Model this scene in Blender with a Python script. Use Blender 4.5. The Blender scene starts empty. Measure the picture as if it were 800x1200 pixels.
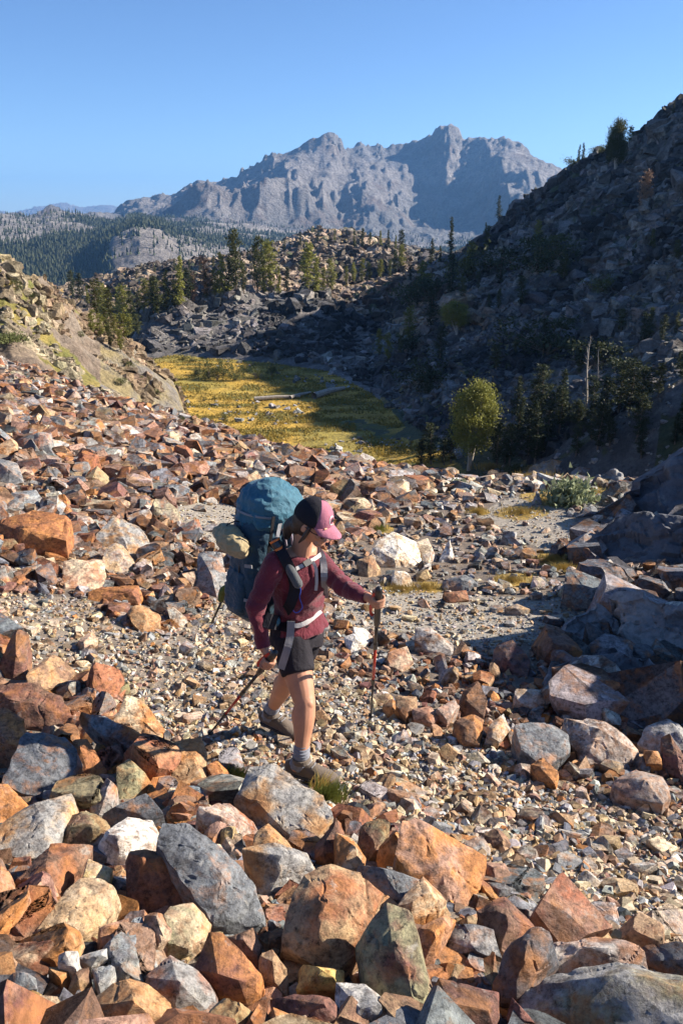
import bpy, bmesh, math, random
import numpy as np
from mathutils import Vector, Matrix, Euler
rng = np.random.default_rng(7); random.seed(7)
scene = bpy.context.scene
COL = scene.collection
# ------------------------------------------------------------------ camera model (photo grid 800 x 1200)
F = 1000.0; PITCH = math.radians(19.3); SP, CP = math.sin(PITCH), math.cos(PITCH)
def ray(px, py):
    u = (px-400.0)/F; v = (600.0-py)/F
    return np.array([u, CP+v*SP, -SP+v*CP])            # right, forward, up
def azte(px, py):
    d = ray(px, py); h = math.hypot(d[0], d[1])
    return math.atan2(d[0], d[1]), d[2]/h
def project(x, y, z):
    d = y*CP - z*SP; d = np.where(d < .05, .05, d)
    return 400+F*x/d, 600-F*(y*SP+z*CP)/d, d
def P(px, py, Y):                                       # point on the pixel's ray at forward distance Y
    d = ray(px, py); return Vector(d*(Y/d[1]))
# ------------------------------------------------------------------ noise
def _hash(ix, iy, iz, seed):
    h = (ix.astype(np.int64)*374761393 + iy.astype(np.int64)*668265263 + iz.astype(np.int64)*2147483647 + seed*1274126177) & 0xffffffff
    h = ((h ^ (h >> 13))*1274126177) & 0xffffffff
    h = ((h ^ (h >> 16))*2246822519) & 0xffffffff
    return ((h ^ (h >> 15)) & 0xffffff)/float(0xffffff)
def vnoise(x, y, z=None, seed=0):
    x = np.asarray(x, float); y = np.asarray(y, float)
    z = np.zeros_like(x) if z is None else np.asarray(z, float)
    fx, fy, fz = np.floor(x), np.floor(y), np.floor(z)
    tx, ty, tz = x-fx, y-fy, z-fz
    sx, sy, sz = (t*t*t*(t*(t*6-15)+10) for t in (tx, ty, tz))
    r = 0
    for a in (0, 1):
        for b in (0, 1):
            for c in (0, 1):
                w = (sx if a else 1-sx)*(sy if b else 1-sy)*(sz if c else 1-sz)
                r = r + w*_hash(fx+a, fy+b, fz+c, seed)
    return r*2-1
def ridged(x, y, seed=0, z=None): return 1-2*np.abs(vnoise(x, y, z, seed))
def fbm(x, y, z=None, seed=0, o=4):
    r = 0; a = .5
    for i in range(o):
        k = 2.03**i
        r = r + a*vnoise(x*k+i*17.3, y*k-i*9.1, None if z is None else z*k+i*5.7, seed+i); a *= .5
    return r
def worley(x, y, seed=0):
    fx, fy = np.floor(x), np.floor(y); f1 = np.full(np.shape(x), 9.0); f2 = f1.copy(); idv = np.zeros(np.shape(x))
    for a in (-1, 0, 1):
        for b in (-1, 0, 1):
            cx, cy = fx+a, fy+b; zz = np.zeros_like(cx)
            px = cx+_hash(cx, cy, zz, seed); py = cy+_hash(cx, cy, zz, seed+5)
            d = np.hypot(px-x, py-y); hv = _hash(cx, cy, zz, seed+9)
            closer = d < f1
            f2 = np.where(closer, f1, np.minimum(f2, d)); idv = np.where(closer, hv, idv); f1 = np.where(closer, d, f1)
    return f1, f2, idv
def sst(x, a, b):
    t = np.clip((x-a)/(b-a), 0, 1); return t*t*(3-2*t)
def pip(px, py, poly):
    inside = np.zeros(np.shape(px), bool); n = len(poly)
    for i in range(n):
        x1, y1 = poly[i]; x2, y2 = poly[(i+1) % n]
        if y1 == y2: continue
        c = ((y1 > py) != (y2 > py)) & (px < (x2-x1)*(py-y1)/(y2-y1)+x1)
        inside ^= c
    return inside
# ------------------------------------------------------------------ tagging helpers
def tag(o, label=None, cat=None, group=None, kind=None):
    if label: o['label'] = label
    if cat: o['category'] = cat
    if group: o['group'] = group
    if kind: o['kind'] = kind
    return o
def link(name, me, mat=None, parent=None, loc=None):
    o = bpy.data.objects.new(name, me); COL.objects.link(o)
    if mat is not None and me is not None and not me.materials: me.materials.append(mat)
    if parent is not None: o.parent = parent
    if loc is not None: o.location = loc
    return o
def empty(name, loc=(0,0,0), rz=0):
    o = bpy.data.objects.new(name, None); COL.objects.link(o); o.location = loc; o.rotation_euler = (0,0,rz); o.empty_display_size = .1
    return o
def copy_tree(o, parent=None):
    c = o.copy(); COL.objects.link(c); c.parent = parent
    for ch in list(o.children): copy_tree(ch, c)
    return c
def mesh_np(name, v, f, smooth=False, ca=None, cb=None):
    v = np.asarray(v, np.float32); f = np.asarray(f, np.int32)
    me = bpy.data.meshes.new(name); n = f.shape[1]
    me.vertices.add(len(v)); me.vertices.foreach_set('co', v.ravel())
    me.loops.add(f.size); me.loops.foreach_set('vertex_index', f.ravel())
    me.polygons.add(len(f)); me.polygons.foreach_set('loop_start', np.arange(0, f.size, n, dtype=np.int32))
    me.polygons.foreach_set('loop_total', np.full(len(f), n, np.int32))
    me.polygons.foreach_set('use_smooth', np.full(len(f), smooth, bool))
    me.update(calc_edges=True)
    for nm, c in (('ca', ca), ('cb', cb)):
        if c is not None: set_col(me, nm, c)
    return me
def set_col(me, nm, c):
    c = np.asarray(c, np.float32)
    if c.ndim == 1: c = np.tile(c, (len(me.vertices), 1))
    if c.shape[1] == 3: c = np.hstack([c, np.ones((len(c), 1), np.float32)])
    a = me.attributes.new(nm, 'FLOAT_COLOR', 'POINT'); a.data.foreach_set('color', np.ascontiguousarray(c).ravel())
def bm_mesh(name, bm, smooth=False):
    me = bpy.data.meshes.new(name); bm.to_mesh(me); bm.free()
    if smooth: me.polygons.foreach_set('use_smooth', np.ones(len(me.polygons), bool))
    return me
def get_v(me):
    a = np.empty(len(me.vertices)*3, np.float32); me.vertices.foreach_get('co', a); return a.reshape(-1, 3)
def set_v(me, v): me.vertices.foreach_set('co', np.ascontiguousarray(v, np.float32).ravel()); me.update()
def get_n(me):
    a = np.empty(len(me.vertices)*3, np.float32); me.vertex_normals.foreach_get('vector', a); return a.reshape(-1, 3)
# ------------------------------------------------------------------ materials
def new_mat(name):
    m = bpy.data.materials.new(name); m.use_nodes = True; nt = m.node_tree; nt.nodes.clear()
    out = nt.nodes.new('ShaderNodeOutputMaterial'); b = nt.nodes.new('ShaderNodeBsdfPrincipled')
    nt.links.new(b.outputs[0], out.inputs[0]); return m, nt, b
def N(nt, t, **k):
    n = nt.nodes.new(t)
    for a, v in k.items(): setattr(n, a, v)
    return n
def ramp(nt, fac, stops):
    r = N(nt, 'ShaderNodeValToRGB'); e = r.color_ramp.elements
    while len(e) < len(stops): e.new(.5)
    for i, (p, c) in enumerate(stops): e[i].position = p; e[i].color = (c if len(c) == 4 else (*c, 1))
    nt.links.new(fac, r.inputs[0]); return r.outputs[0]
def mixc(nt, fac, a, b, mode='MIX'):
    m = N(nt, 'ShaderNodeMix', data_type='RGBA', blend_type=mode)
    for s, v in ((0, fac), (6, a), (7, b)):
        if isinstance(v, (int, float)): m.inputs[s].default_value = v
        elif isinstance(v, tuple): m.inputs[s].default_value = (*v, 1)
        else: nt.links.new(v, m.inputs[s])
    return m.outputs[2]
def noise_node(nt, vec, scale, detail=4, rough=.55, dist=0):
    n = N(nt, 'ShaderNodeTexNoise'); n.inputs['Scale'].default_value = scale; n.inputs['Detail'].default_value = detail
    n.inputs['Roughness'].default_value = rough; n.inputs['Distortion'].default_value = dist
    nt.links.new(vec, n.inputs['Vector']); return n.outputs['Fac']
def rock_mat(name, s, bump=.03, lichen=True, rough=.78, stain=0.0, contrast=.5):
    """stone: two per-rock tones (attributes ca, cb) broken up by stains; s = patch scale per metre"""
    m, nt, b = new_mat(name)
    tc = N(nt, 'ShaderNodeTexCoord'); a1 = N(nt, 'ShaderNodeAttribute', attribute_name='ca'); a2 = N(nt, 'ShaderNodeAttribute', attribute_name='cb')
    off = N(nt, 'ShaderNodeVectorMath', operation='MULTIPLY_ADD'); nt.links.new(a1.outputs['Color'], off.inputs[0]); off.inputs[1].default_value = (37/s*4,)*3
    nt.links.new(tc.outputs['Object'], off.inputs[2])
    if s < 1: vec = tc.outputs['Object']
    else: vec = off.outputs[0]
    mask = noise_node(nt, vec, s, 8, .66, .2)
    mk = ramp(nt, mask, [(.43, (0,0,0)), (.57, (1,1,1))])
    c = mixc(nt, mk, a1.outputs['Color'], a2.outputs['Color'])
    fine = noise_node(nt, vec, s*6.5, 9, .82, .1)
    lo = 1-contrast; 
    fr = ramp(nt, fine, [(.36, (lo,lo,lo)), (.5, (1,1,1)), (.64, (1+contrast*.5,)*3)])
    c = mixc(nt, 1.0, c, fr, 'MULTIPLY')
    if stain:
        sn = noise_node(nt, vec, s*1.0, 9, .7, .35); sm = ramp(nt, sn, [(.50, (0,0,0)), (.62, (1,1,1))])
        c = mixc(nt, N_mul(nt, sm, stain), c, (.40, .17, .05))
        vm = N(nt, 'ShaderNodeMapping'); vm.inputs['Scale'].default_value = (1, 1, 2.6); vm.inputs['Rotation'].default_value = (.9, .5, .2); nt.links.new(vec, vm.inputs[0])
        vn = noise_node(nt, vm.outputs[0], s*1.6, 8, .7, .15); vl = ramp(nt, vn, [(.36, (.55,.5,.48)), (.5, (1,1,1)), (.66, (1.25,1.2,1.1))])
        c = mixc(nt, 1.0, c, vl, 'MULTIPLY')
    if lichen:
        l = noise_node(nt, vec, s*2.2, 9, .75, .3)
        lm = ramp(nt, l, [(.60, (0,0,0)), (.68, (1,1,1))])
        c = mixc(nt, N_mul(nt, lm, .45), c, (.42, .40, .36))
        d = noise_node(nt, vec, s*1.6, 9, .74, .3)
        dm = ramp(nt, d, [(.27, (1,1,1)), (.36, (0,0,0))])
        c = mixc(nt, N_mul(nt, dm, .75), c, (.045, .032, .03))
    nt.links.new(c, b.inputs['Base Color']); b.inputs['Roughness'].default_value = rough
    b.inputs['Specular IOR Level'].default_value = .35
    # relief
    st = N(nt, 'ShaderNodeMapping'); st.inputs['Scale'].default_value = (1, 1, 1.5); st.inputs['Rotation'].default_value = (.6, .3, .4); nt.links.new(vec, st.inputs[0])
    h1 = noise_node(nt, st.outputs[0], s*2.5, 9, .72, .1)
    vo = N(nt, 'ShaderNodeTexVoronoi', feature='DISTANCE_TO_EDGE'); vo.inputs['Scale'].default_value = s*1.7; nt.links.new(st.outputs[0], vo.inputs['Vector'])
    vr = ramp(nt, vo.outputs[0], [(0, (0,0,0)), (.06, (1,1,1))])
    hm = mixc(nt, .05, h1, vr)
    bp = N(nt, 'ShaderNodeBump'); bp.inputs['Strength'].default_value = 1; bp.inputs['Distance'].default_value = bump
    nt.links.new(hm, bp.inputs['Height']); nt.links.new(bp.outputs[0], b.inputs['Normal'])
    return m
def N_mul(nt, a, k):
    m = N(nt, 'ShaderNodeMath', operation='MULTIPLY'); nt.links.new(a, m.inputs[0]); m.inputs[1].default_value = k; return m.outputs[0]
def plain(name, col, rough=.6, var=.25, scale=30, bump=0, metal=0, sheen=0, col2=None):
    m, nt, b = new_mat(name); tc = N(nt, 'ShaderNodeTexCoord')
    f = noise_node(nt, tc.outputs['Object'], scale, 5, .6)
    c2 = col2 or tuple(min(1, x*(1+var)) for x in col)
    c = ramp(nt, f, [(.3, tuple(x*(1-var) for x in col)), (.7, c2)])
    nt.links.new(c, b.inputs['Base Color']); b.inputs['Roughness'].default_value = rough; b.inputs['Metallic'].default_value = metal
    if sheen: b.inputs['Sheen Weight'].default_value = sheen
    if bump:
        bp = N(nt, 'ShaderNodeBump'); bp.inputs['Distance'].default_value = bump; nt.links.new(f, bp.inputs['Height']); nt.links.new(bp.outputs[0], b.inputs['Normal'])
    return m
# ================================================================== TERRAIN
C0 = [(-900,470,30),(-350,425,32),(-100,415,34),(0,425,34),(60,440,33),(120,468,31),(200,488,27),(240,500,25),(290,520,22),(340,532,19.5),(400,543,18),(480,557,17.3),(560,563,17),(640,558,18),(720,572,18),(800,560,20),(900,540,24),(1200,500,26),(1900,480,26)]
def line_az(L, val='pix'):
    pts = sorted([(azte(a, b)[0], c, azte(a, b)[1]*c) for a, b, c in L]); return np.array(pts)
LC0 = line_az(C0)
near_pts = [(0,0,-1.6),(-3,0,-1.45),(3,0,-2.2),(0,-4,-1.2),(-5,-4,-1.0),(5,-4,-1.6),(0,1.9,-2.05),(-1.3,1.9,-1.98),(1.4,1.9,-2.3),(-.16,4.0,-2.95),(-.38,4.6,-3.0),(-1.9,4,-2.8),
 (1.5,3.8,-3.02),(2.2,4.5,-3.15),(-2.5,5.5,-2.98),(0,6,-3.35),(1.5,7,-3.58),(3,7,-3.5),(-3.5,8,-3.0),(-1,8,-3.55),(0,10,-3.9),(2.5,10,-3.95),(5,10,-3.7),
 (-6,13,-3.25),(-3,13,-3.95),(3.5,14,-4.4),(8,8,-3.1),(-7,6,-2.2),(10,2,-2.6),(-8,0,-1.2),(-10,16,-3.2),(-9,22,-4.2),(12,14,-3.6)]
for a, r, z in LC0[1:-1]: near_pts.append((r*math.sin(a), r*math.cos(a), z))
NP = np.array(near_pts)
def _U(d): return np.where(d > 1e-9, d*d*np.log(np.maximum(d, 1e-9)), 0)
_n = len(NP); _K = _U(np.hypot(NP[:,0,None]-NP[None,:,0], NP[:,1,None]-NP[None,:,1])) + np.eye(_n)*.6
_Pm = np.hstack([np.ones((_n,1)), NP[:,:2]])
_A = np.block([[_K, _Pm], [_Pm.T, np.zeros((3,3))]]); _W = np.linalg.solve(_A, np.concatenate([NP[:,2], np.zeros(3)]))
def tps(x, y):
    sh = np.shape(x); x = np.ravel(x); y = np.ravel(y); out = np.empty(len(x))
    for i in range(0, len(x), 20000):
        a, b = x[i:i+20000], y[i:i+20000]
        out[i:i+20000] = _U(np.hypot(a[:,None]-NP[:,0], b[:,None]-NP[:,1]))@_W[:_n] + _W[_n] + _W[_n+1]*a + _W[_n+2]*b
    return out.reshape(sh)
# far lines: (px, py, r) ; ('z', px, r, z) gives height directly
def ln(*pts):
    o = []
    for p in pts:
        if p[0] == 'z': o.append((azte(p[1], 300)[0], p[2], p[3]))
        else: a, te = azte(p[0], p[1]); o.append((a, p[2], te*p[2]))
    return np.array(sorted(o))
LINES = [
 (ln(('z',-900,45,-6),('z',-100,40,-6.5),('z',0,38,-6.6),('z',120,36,-8.5),('z',200,33,-10),('z',240,32,-10.5),('z',290,29,-10),('z',400,25,-9.5),('z',560,24,-9.5),('z',640,25,-9.5),('z',800,28,-9),('z',1000,34,-7),('z',1900,36,-4)), .55),
 (ln((-900,330,62),(-200,300,55),(-60,300,50),(0,314,46),(28,330,47),(60,349,50),(85,360,53),(110,366,58),(135,382,60),(160,410,60),(185,440,58),(208,470,52),('z',240,50,-17),('z',290,50,-20),('z',480,50,-21),('z',640,46,-20),('z',800,45,-17),('z',1000,50,-10),('z',1900,50,-3)), .9),
 (ln(('z',-900,100,-22),('z',0,88,-26),('z',160,88,-27),('z',220,86,-28),('z',480,84,-28),('z',600,78,-28),('z',700,72,-26),('z',800,70,-22),('z',1000,75,-8),('z',1300,90,-4),('z',1900,90,6)), .04),
 (ln(('z',-900,200,-26),('z',0,180,-27.5),(150,425,170),(210,416,176),(300,424,167),(390,436,152),(440,470,129),(480,512,106),(520,530,98),(570,540,92),('z',640,84,-25),('z',720,82,-20),('z',800,82,-15),('z',1000,95,-6),('z',1300,120,4),('z',1900,110,10)), .1),
 (ln(('z',-900,235,-24),('z',0,235,-26),(100,392,232),(140,398,212),(165,384,208),(185,366,200),(215,352,201),(260,345,204),(300,343,209),(350,343,212),(385,347,214),(410,372,215),(440,392,190),(480,402,158),(520,402,146),(560,400,138),(640,402,128),(720,402,118),(800,404,108),(1000,380,112),('z',1300,150,-4),('z',1900,140,12)), .75),
 (ln(('z',-900,280,-20),('z',0,270,-26),(100,372,262),('z',200,255,-20),('z',300,250,-19),(400,350,262),(440,350,250),(480,340,215),(520,335,195),(560,330,185),(640,318,168),(720,300,152),(800,284,138),(1000,190,135),('z',1300,175,4),('z',1900,165,14)), .8),
 (ln((-900,360,430),(-200,350,430),(0,345,430),(80,338,430),(130,326,440),(170,315,450),(210,309,450),(260,304,455),(300,297,455),(340,283,455),(375,272,455),(405,270,455),(435,277,450),(465,287,430),(500,298,380),(540,300,330),(562,287,285),(575,268,262),(600,246,252),(625,224,246),(650,207,240),(690,188,230),(720,174,224),(745,170,218),(765,152,212),(790,130,205),(820,118,200),(900,80,195),(1000,45,190),('z',1300,200,12),('z',1900,190,16)), .85),
 (ln(('z',-900,560,-75),('z',300,560,-75),('z',500,520,-60),('z',600,420,-30),('z',700,330,15),('z',800,300,30),('z',1000,280,42),('z',1900,280,20)), .5),
 (ln(('z',-900,1150,-170),('z',0,1150,-165),('z',200,1200,-160),('z',400,1300,-150),('z',600,1300,-140),('z',1900,1300,-60)), .3),
 (ln((-900,300,1800),(-100,290,1800),(0,292,1800),(90,290,1850),(110,300,1700),(130,282,1650),(160,268,1650),(185,270,1650),(205,285,1700),(250,292,1850),(350,300,1900),(600,305,1900),(1900,260,1900)), .5),
 (ln((-900,260,2700),(-200,250,2700),(0,253,2650),(40,254,2650),(60,248,2650),(95,249,2650),(130,262,2650),(160,254,2700),(200,262,2750),(260,266,2750),(310,272,2800),(370,284,2850),(450,292,2900),(640,298,2900),(1900,250,2900)), .45),
 (ln((-900,275,3200),(0,268,3200),(100,266,3200),(150,258,3200),(200,255,3200),(250,258,3200),(300,258,3250),(350,262,3250),(400,272,3250),(460,276,3250),(520,280,3250),(600,285,3250),(700,290,3250),(1900,270,3200)), .35),
 (ln((-900,270,3700),(0,262,3700),(100,258,3700),(160,243,3750),(190,240,3700),(215,235,3700),(250,236,3750),(275,246,3800),(300,232,3700),(330,218,3700),(350,214,3700),(375,232,3700),(400,252,3650),(430,238,3650),(460,246,3750),(490,262,3850),(530,262,3850),(565,250,3850),(592,222,3850),(620,204,3850),(650,212,3850),(700,245,3900),(1900,270,3900)), .8),
 (ln((-900,268,4400),(0,262,4400),(100,258,4300),(140,250,4300),(152,236,4300),(165,231,4300),(180,233,4300),(187,228,4300),(195,232,4300),(211,229,4300),(234,212,4300),(255,214,4300),(267,207,4300),(279,208,4300),(289,195,4300),(300,193,4300),(309,187,4300),(316,180,4300),(319,176,4300),(323,178,4300),(327,181,4300),(340,177,4300),(357,170,4300),(372,161,4300),(384,156,4300),(391,158,4300),(402,175,4350),(412,173,4450),(423,167,4500),(432,173,4500),(442,173,4500),(445,169,4500),(450,175,4500),(475,168,4550),(501,161,4500),(513,152,4450),(525,147,4400),(531,151,4400),(540,166,4400),(549,160,4400),(558,161,4400),(574,157,4350),(583,160,4350),(588,158,4350),(603,170,4300),(613,176,4300),(616,182,4300),(633,187,4300),(645,193,4300),(657,201,4300),(700,225,4300),(760,240,4300),(900,255,4300),(1900,250,4300)), .5),
 (ln(('z',-900,5600,-200),('z',1900,5600,-200)), .3),
 (ln(('z',-900,9000,-300),('z',1900,9000,-300)), .2),
 (ln((-900,235,13500),(-200,236,13500),(-40,242,13500),(0,247,13500),(14,250,13500),(40,243,13500),(75,237,13500),(95,243,13500),(130,240,13500),(160,246,13500),(230,250,13500),(1900,255,13500)), .35),
 (ln(('z',-900,15500,-500),('z',1900,15500,-500)), .1),
]
KR = len(LINES)
def base_far(az, r):
    """height and roughness at azimuth/radius, beyond the talus crest"""
    Rk = np.empty((KR+1,)+az.shape); Zk = np.empty_like(Rk); Ro = [.1]
    r0 = np.interp(az, LC0[:,0], LC0[:,1]); Rk[0] = r0; Zk[0] = tps(r0*np.sin(az), r0*np.cos(az))
    for k, (L, ro) in enumerate(LINES):
        Rk[k+1] = np.interp(az, L[:,0], L[:,1]); Zk[k+1] = np.interp(az, L[:,0], L[:,2]); Ro.append(ro)
    z = Zk[-1].copy(); ro = np.full(az.shape, Ro[-1]); s = np.full(az.shape, float(KR))
    for k in range(KR):
        m = (r >= Rk[k]) & (r < Rk[k+1]); t = np.clip((r-Rk[k])/(Rk[k+1]-Rk[k]), 0, 1)
        z = np.where(m, Zk[k]*(1-t)+Zk[k+1]*t, z); ro = np.where(m, Ro[k]*(1-t)+Ro[k+1]*t, ro); s = np.where(m, k+t, s)
    return z, ro, s, r0
BANDS = [(230,.11,1),(120,.12,2),(60,.13,3),(30,.14,4),(14,.15,5),(6.5,.2,6),(3,.22,7),(1.3,.2,8),(.6,.12,9)]
def H(x, y, full=False, detail=True):
    x = np.asarray(x, float); y = np.asarray(y, float); sh = x.shape; x = x.ravel(); y = y.ravel()
    r = np.hypot(x, y); az = np.arctan2(x, y)
    wob = sst(r, 40, 90)
    azw = az + wob*.006*vnoise(x/22, y/22, seed=31)
    z, ro, s, r0 = base_far(azw, r)
    nr = r < r0; zn = tps(x, y); z = np.where(nr, zn, z); ro = np.where(nr, .10*sst(r, 2, 12)+.02, ro); s = np.where(nr, -1, s)
    if detail:
        for L, A, sd in BANDS:
            w = sst(np.where((s > .2) & (s < 2.4) & (x < 0), .17, np.where((s > 3) & (s < 6.6), .085, .055))*r, L*.75, L*1.15)*sst(L, r*.0008, r*.002)
            if not w.any(): continue
            m = w > 0
            xx = x[m]+vnoise(x[m]/L*.7, y[m]/L*.7, seed=sd+40)*L*.35; yy = y[m]
            n = .6*ridged(xx/L, yy/L, sd)+.4*vnoise(xx/L*1.3, yy/L*1.3, seed=sd+20)-.1
            z[m] += n*w[m]*ro[m]*A*L
        m = (s > 11.1) & (s < 14)                        # mountain spurs and gullies
        if m.any():
            e = np.where(s[m] < 13, sst(s[m], 11.3, 12.2)*(1-.65*sst(s[m], 12.4, 13)), .35*(1-sst(s[m], 13, 14)))
            e = e*sst(z[m], -90, 60)
            xx = x[m]+vnoise(x[m]/900, y[m]/900, seed=77)*240; yy = y[m]*.45
            z[m] += e*(140*ridged(xx/420, yy/420, 51)+55*ridged(xx/160, yy/160, 52)+22*ridged(xx/70, y[m]/110, 53)-45)
        m = s > 11
        if m.any():
            z[m] += np.exp(-((s[m]-13)/.12)**2)*26*(np.abs(ridged(x[m]/60, x[m]*0, 81))-.45)
            for L, A, sd in ((95,.22,71),(42,.30,72),(20,.30,73)):
                xx = x[m]+vnoise(x[m]/L/2, y[m]/L/2, seed=sd)*L; z[m] += sst(s[m], 11, 12)*(1-.6*sst(s[m], 12.6, 13))*A*L*ridged(xx/L, y[m]/L*.55, sd)*ro[m]
        m = (((s > 2.9) & (s < 8)) | ((s > .2) & (s < 2.4) & (x < 0))) & (ro > .15)              # blocky broken bedrock on the hillsides
        if m.any():
            for L, A, sd in ((16, 3.0, 61), (6.5, 1.9, 62), (2.8, .9, 63)):
                f1, f2, idv = worley(x[m]/L+.3*vnoise(x[m]/L, y[m]/L, seed=sd), y[m]/L*.8, sd)
                z[m] += (idv-.5)*A*ro[m]*sst(f2-f1, 0, .25)*np.where(s[m] < 2.5, np.minimum(1, 5/L), sst(r[m], 60, 130))
    if full: return z.reshape(sh), ro.reshape(sh), s.reshape(sh)
    return z.reshape(sh)
def ground_at(px, py, rmax=600):
    """where the pixel's line of sight first meets the terrain"""
    d = ray(px, py); h = math.hypot(d[0], d[1]); d = d/h
    rs = np.exp(np.linspace(math.log(1.2), math.log(rmax), 900)); z = H(d[0]*rs, d[1]*rs)
    below = z > d[2]*rs
    i = int(np.argmax(below)) if below.any() else len(rs)-1
    if i > 0 and below.any():
        a, b = rs[i-1], rs[i]
        for _ in range(12):
            m = .5*(a+b)
            if H(np.array([d[0]*m]), np.array([d[1]*m]))[0] > d[2]*m: b = m
            else: a = m
        rr = b
    else: rr = rs[i]
    return np.array([d[0]*rr, d[1]*rr, d[2]*rr])
GN = {}
def gpt(px, py):
    k = (round(px), round(py))
    if k not in GN: GN[k] = ground_at(px, py)
    return GN[k]
# ---- colours of the ground by zone (all real surface colours)
def lerp3(a, b, t): return a*(1-t[:,None])+b*t[:,None]
def ground_cols(x, y, z, s, nz):
    n = len(x); r = np.hypot(x, y); ca = np.zeros((n,3)); cb = np.zeros((n,3))
    near = s < 0
    ca[:] = (.22,.20,.185); cb[:] = (.12,.115,.12)
    px, py, _ = project(x, y, z)
    # near talus earth
    ca[near] = (.20,.155,.115); cb[near] = (.12,.10,.085)
    tr = near & (pip(px, py, TRAIL) | pip(px, py, TRAIL2) | pip(px, py, TRAIL3)); ca[tr] = (.36,.32,.26); cb[tr] = (.26,.23,.19)
    sc = near & pip(px, py, SCREE); ca[sc] = (.27,.22,.17); cb[sc] = (.17,.14,.11)
    for gx, gy, gw, gh in GRASSY:
        m = near & (((px-gx)/gw)**2+((py-gy)/gh)**2 < 1+.6*vnoise(x*1.3, y*1.3, seed=3)); ca[m] = (.42,.27,.06); cb[m] = (.26,.19,.06)
    # knoll
    k = (s >= 0) & (s < 2.2) & (x < 4)
    t = sst(fbm(x/6, y/6, z/3, seed=12), -.15, .2)
    ca[k] = lerp3(np.array((.30,.245,.19)), np.array((.42,.33,.22)), t)[k]; cb[k] = (.20,.15,.11)
    gk = k & (fbm(x/4, y/4, seed=14) > .04); ca[gk] = (.32,.25,.07); cb[gk] = (.17,.17,.04); kr = k & (x > -17) & (px > 118); ca[kr] = (.22,.20,.18); cb[kr] = (.30,.24,.12)
    # meadow
    md = (s > 2.2) & (s < 4.02) & (nz > .965) & (r < 240) & (x < 14+26*fbm(x/9, y/9, seed=37)); md |= (s > 2.4) & (s < 3.95) & (r > 80) & (nz > .86) & (x < 6+26*fbm(x/9, y/9, seed=37)+.0*y)
    g = sst(fbm(x/14, y/9, seed=21), -.12, .25); g2 = sst(fbm(x/5, y/2.5, seed=22), .05, .3)
    c = lerp3(np.array((.54,.34,.05)), np.array((.36,.28,.055)), g); c = lerp3(c, np.array((.13,.14,.03)), g2*.9)
    ca[md] = c[md]; cb[md] = (c*.72)[md]
    # hillsides: rock with ochre turf on the ledges
    hs = (s >= 3.0) & (s < 8.5) & ~md
    t = sst(fbm(x/30, y/30, seed=25), -.2, .25)
    c = lerp3(np.array((.24,.23,.22)), np.array((.07,.07,.075)), sst(fbm(x/11, y/11, z/7, seed=35), -.2, .2)*.7+t*.3); ca[hs] = c[hs]; cb[hs] = (c*.5)[hs]
    rd = hs & (s > 5.6) & (x < 30); ca[rd] = (.33,.28,.235); cb[rd] = (.20,.175,.155)
    q = fbm(x/9, y/9, seed=26)
    tf = hs & (nz > .84) & (q > .03); ca[tf] = (.30,.19,.06); cb[tf] = (.19,.15,.06)
    tg = hs & (nz > .72) & (fbm(x/7, y/7, seed=27) > .16); ca[tg] = (.055,.07,.03); cb[tg] = (.09,.085,.035)
    dome = (s > 4.0) & (s < 5.15) & (x < 6) & (x > -62); c = lerp3(np.array((.17,.16,.155)), np.array((.27,.24,.22)), sst(fbm(x/9, y/9, z/4, seed=33), -.15, .2)); ca[dome] = c[dome]; cb[dome] = (c*.55)[dome]
    # far forest country
    ff = (s >= 8.5) & (s < 11.4); gr = sst(fbm(x/260, y/260, seed=28)+.10*(x/1000+.35), .02, .12)
    c = lerp3(np.array((.050,.062,.038)), np.array((.36,.33,.30)), gr); ca[ff] = c[ff]; cb[ff] = (c*.65)[ff]
    dm = ff & (np.hypot((px-168)/42, (py-292)/26) < 1); ca[dm] = (.36,.33,.30); cb[dm] = (.24,.22,.21)
    mt = s >= 11.4
    t = sst(fbm(x/500, y/500, z/200, seed=29), -.1, .2); c = lerp3(np.array((.27,.25,.24)), np.array((.20,.195,.20)), t)
    lw = sst(z+40*vnoise(x/180, y/180, seed=36), 60, -40)*.9; c = lerp3(c, np.array((.20,.197,.195)), lw)
    ca[mt] = c[mt]; cb[mt] = (c*.7)[mt]
    rt = mt & (fbm(x/220, y/300, z/150, seed=30) > .22); ca[rt] = (.16,.13,.115)
    return ca, cb
TRAIL = [(384,724),(400,702),(470,690),(560,698),(640,703),(700,688),(700,720),(650,745),(600,758),(540,760),(480,742),(430,738)]
TRAIL2 = [(556,604),(590,585),(640,575),(665,600),(690,640),(660,655),(625,640),(600,628)]
TRAIL3 = [(180,596),(255,586),(300,600),(300,660),(262,650),(225,628)]
PILE = [(-300,800),(0,742),(40,785),(100,800),(150,812),(200,868),(262,895),(290,905),(380,958),(470,962),(530,982),(575,1020),(640,1088),(760,1108),(1100,1100),(1100,1500),(-300,1500)]
SCREE = [(-300,700),(0,692),(100,700),(150,735),(190,745),(260,700),(335,715),(400,790),(470,830),(520,850),(600,884),(650,915),(720,938),(800,955),(1100,965),(1100,1300),(-300,1300)]
BLINE = [(370,722),(470,745),(560,775),(800,830),(1100,840),(1100,965),(800,955),(650,915),(600,884),(520,850),(400,795)]
GRASSY = [(655,585,42,9),(610,600,30,8),(600,680,34,9),(645,655,25,9),(660,665,20,6),(500,688,26,8),(470,690,25,6),(560,600,14,4),(575,548,25,5),(690,578,40,6),(630,560,30,4),(440,620,20,6)]
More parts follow.
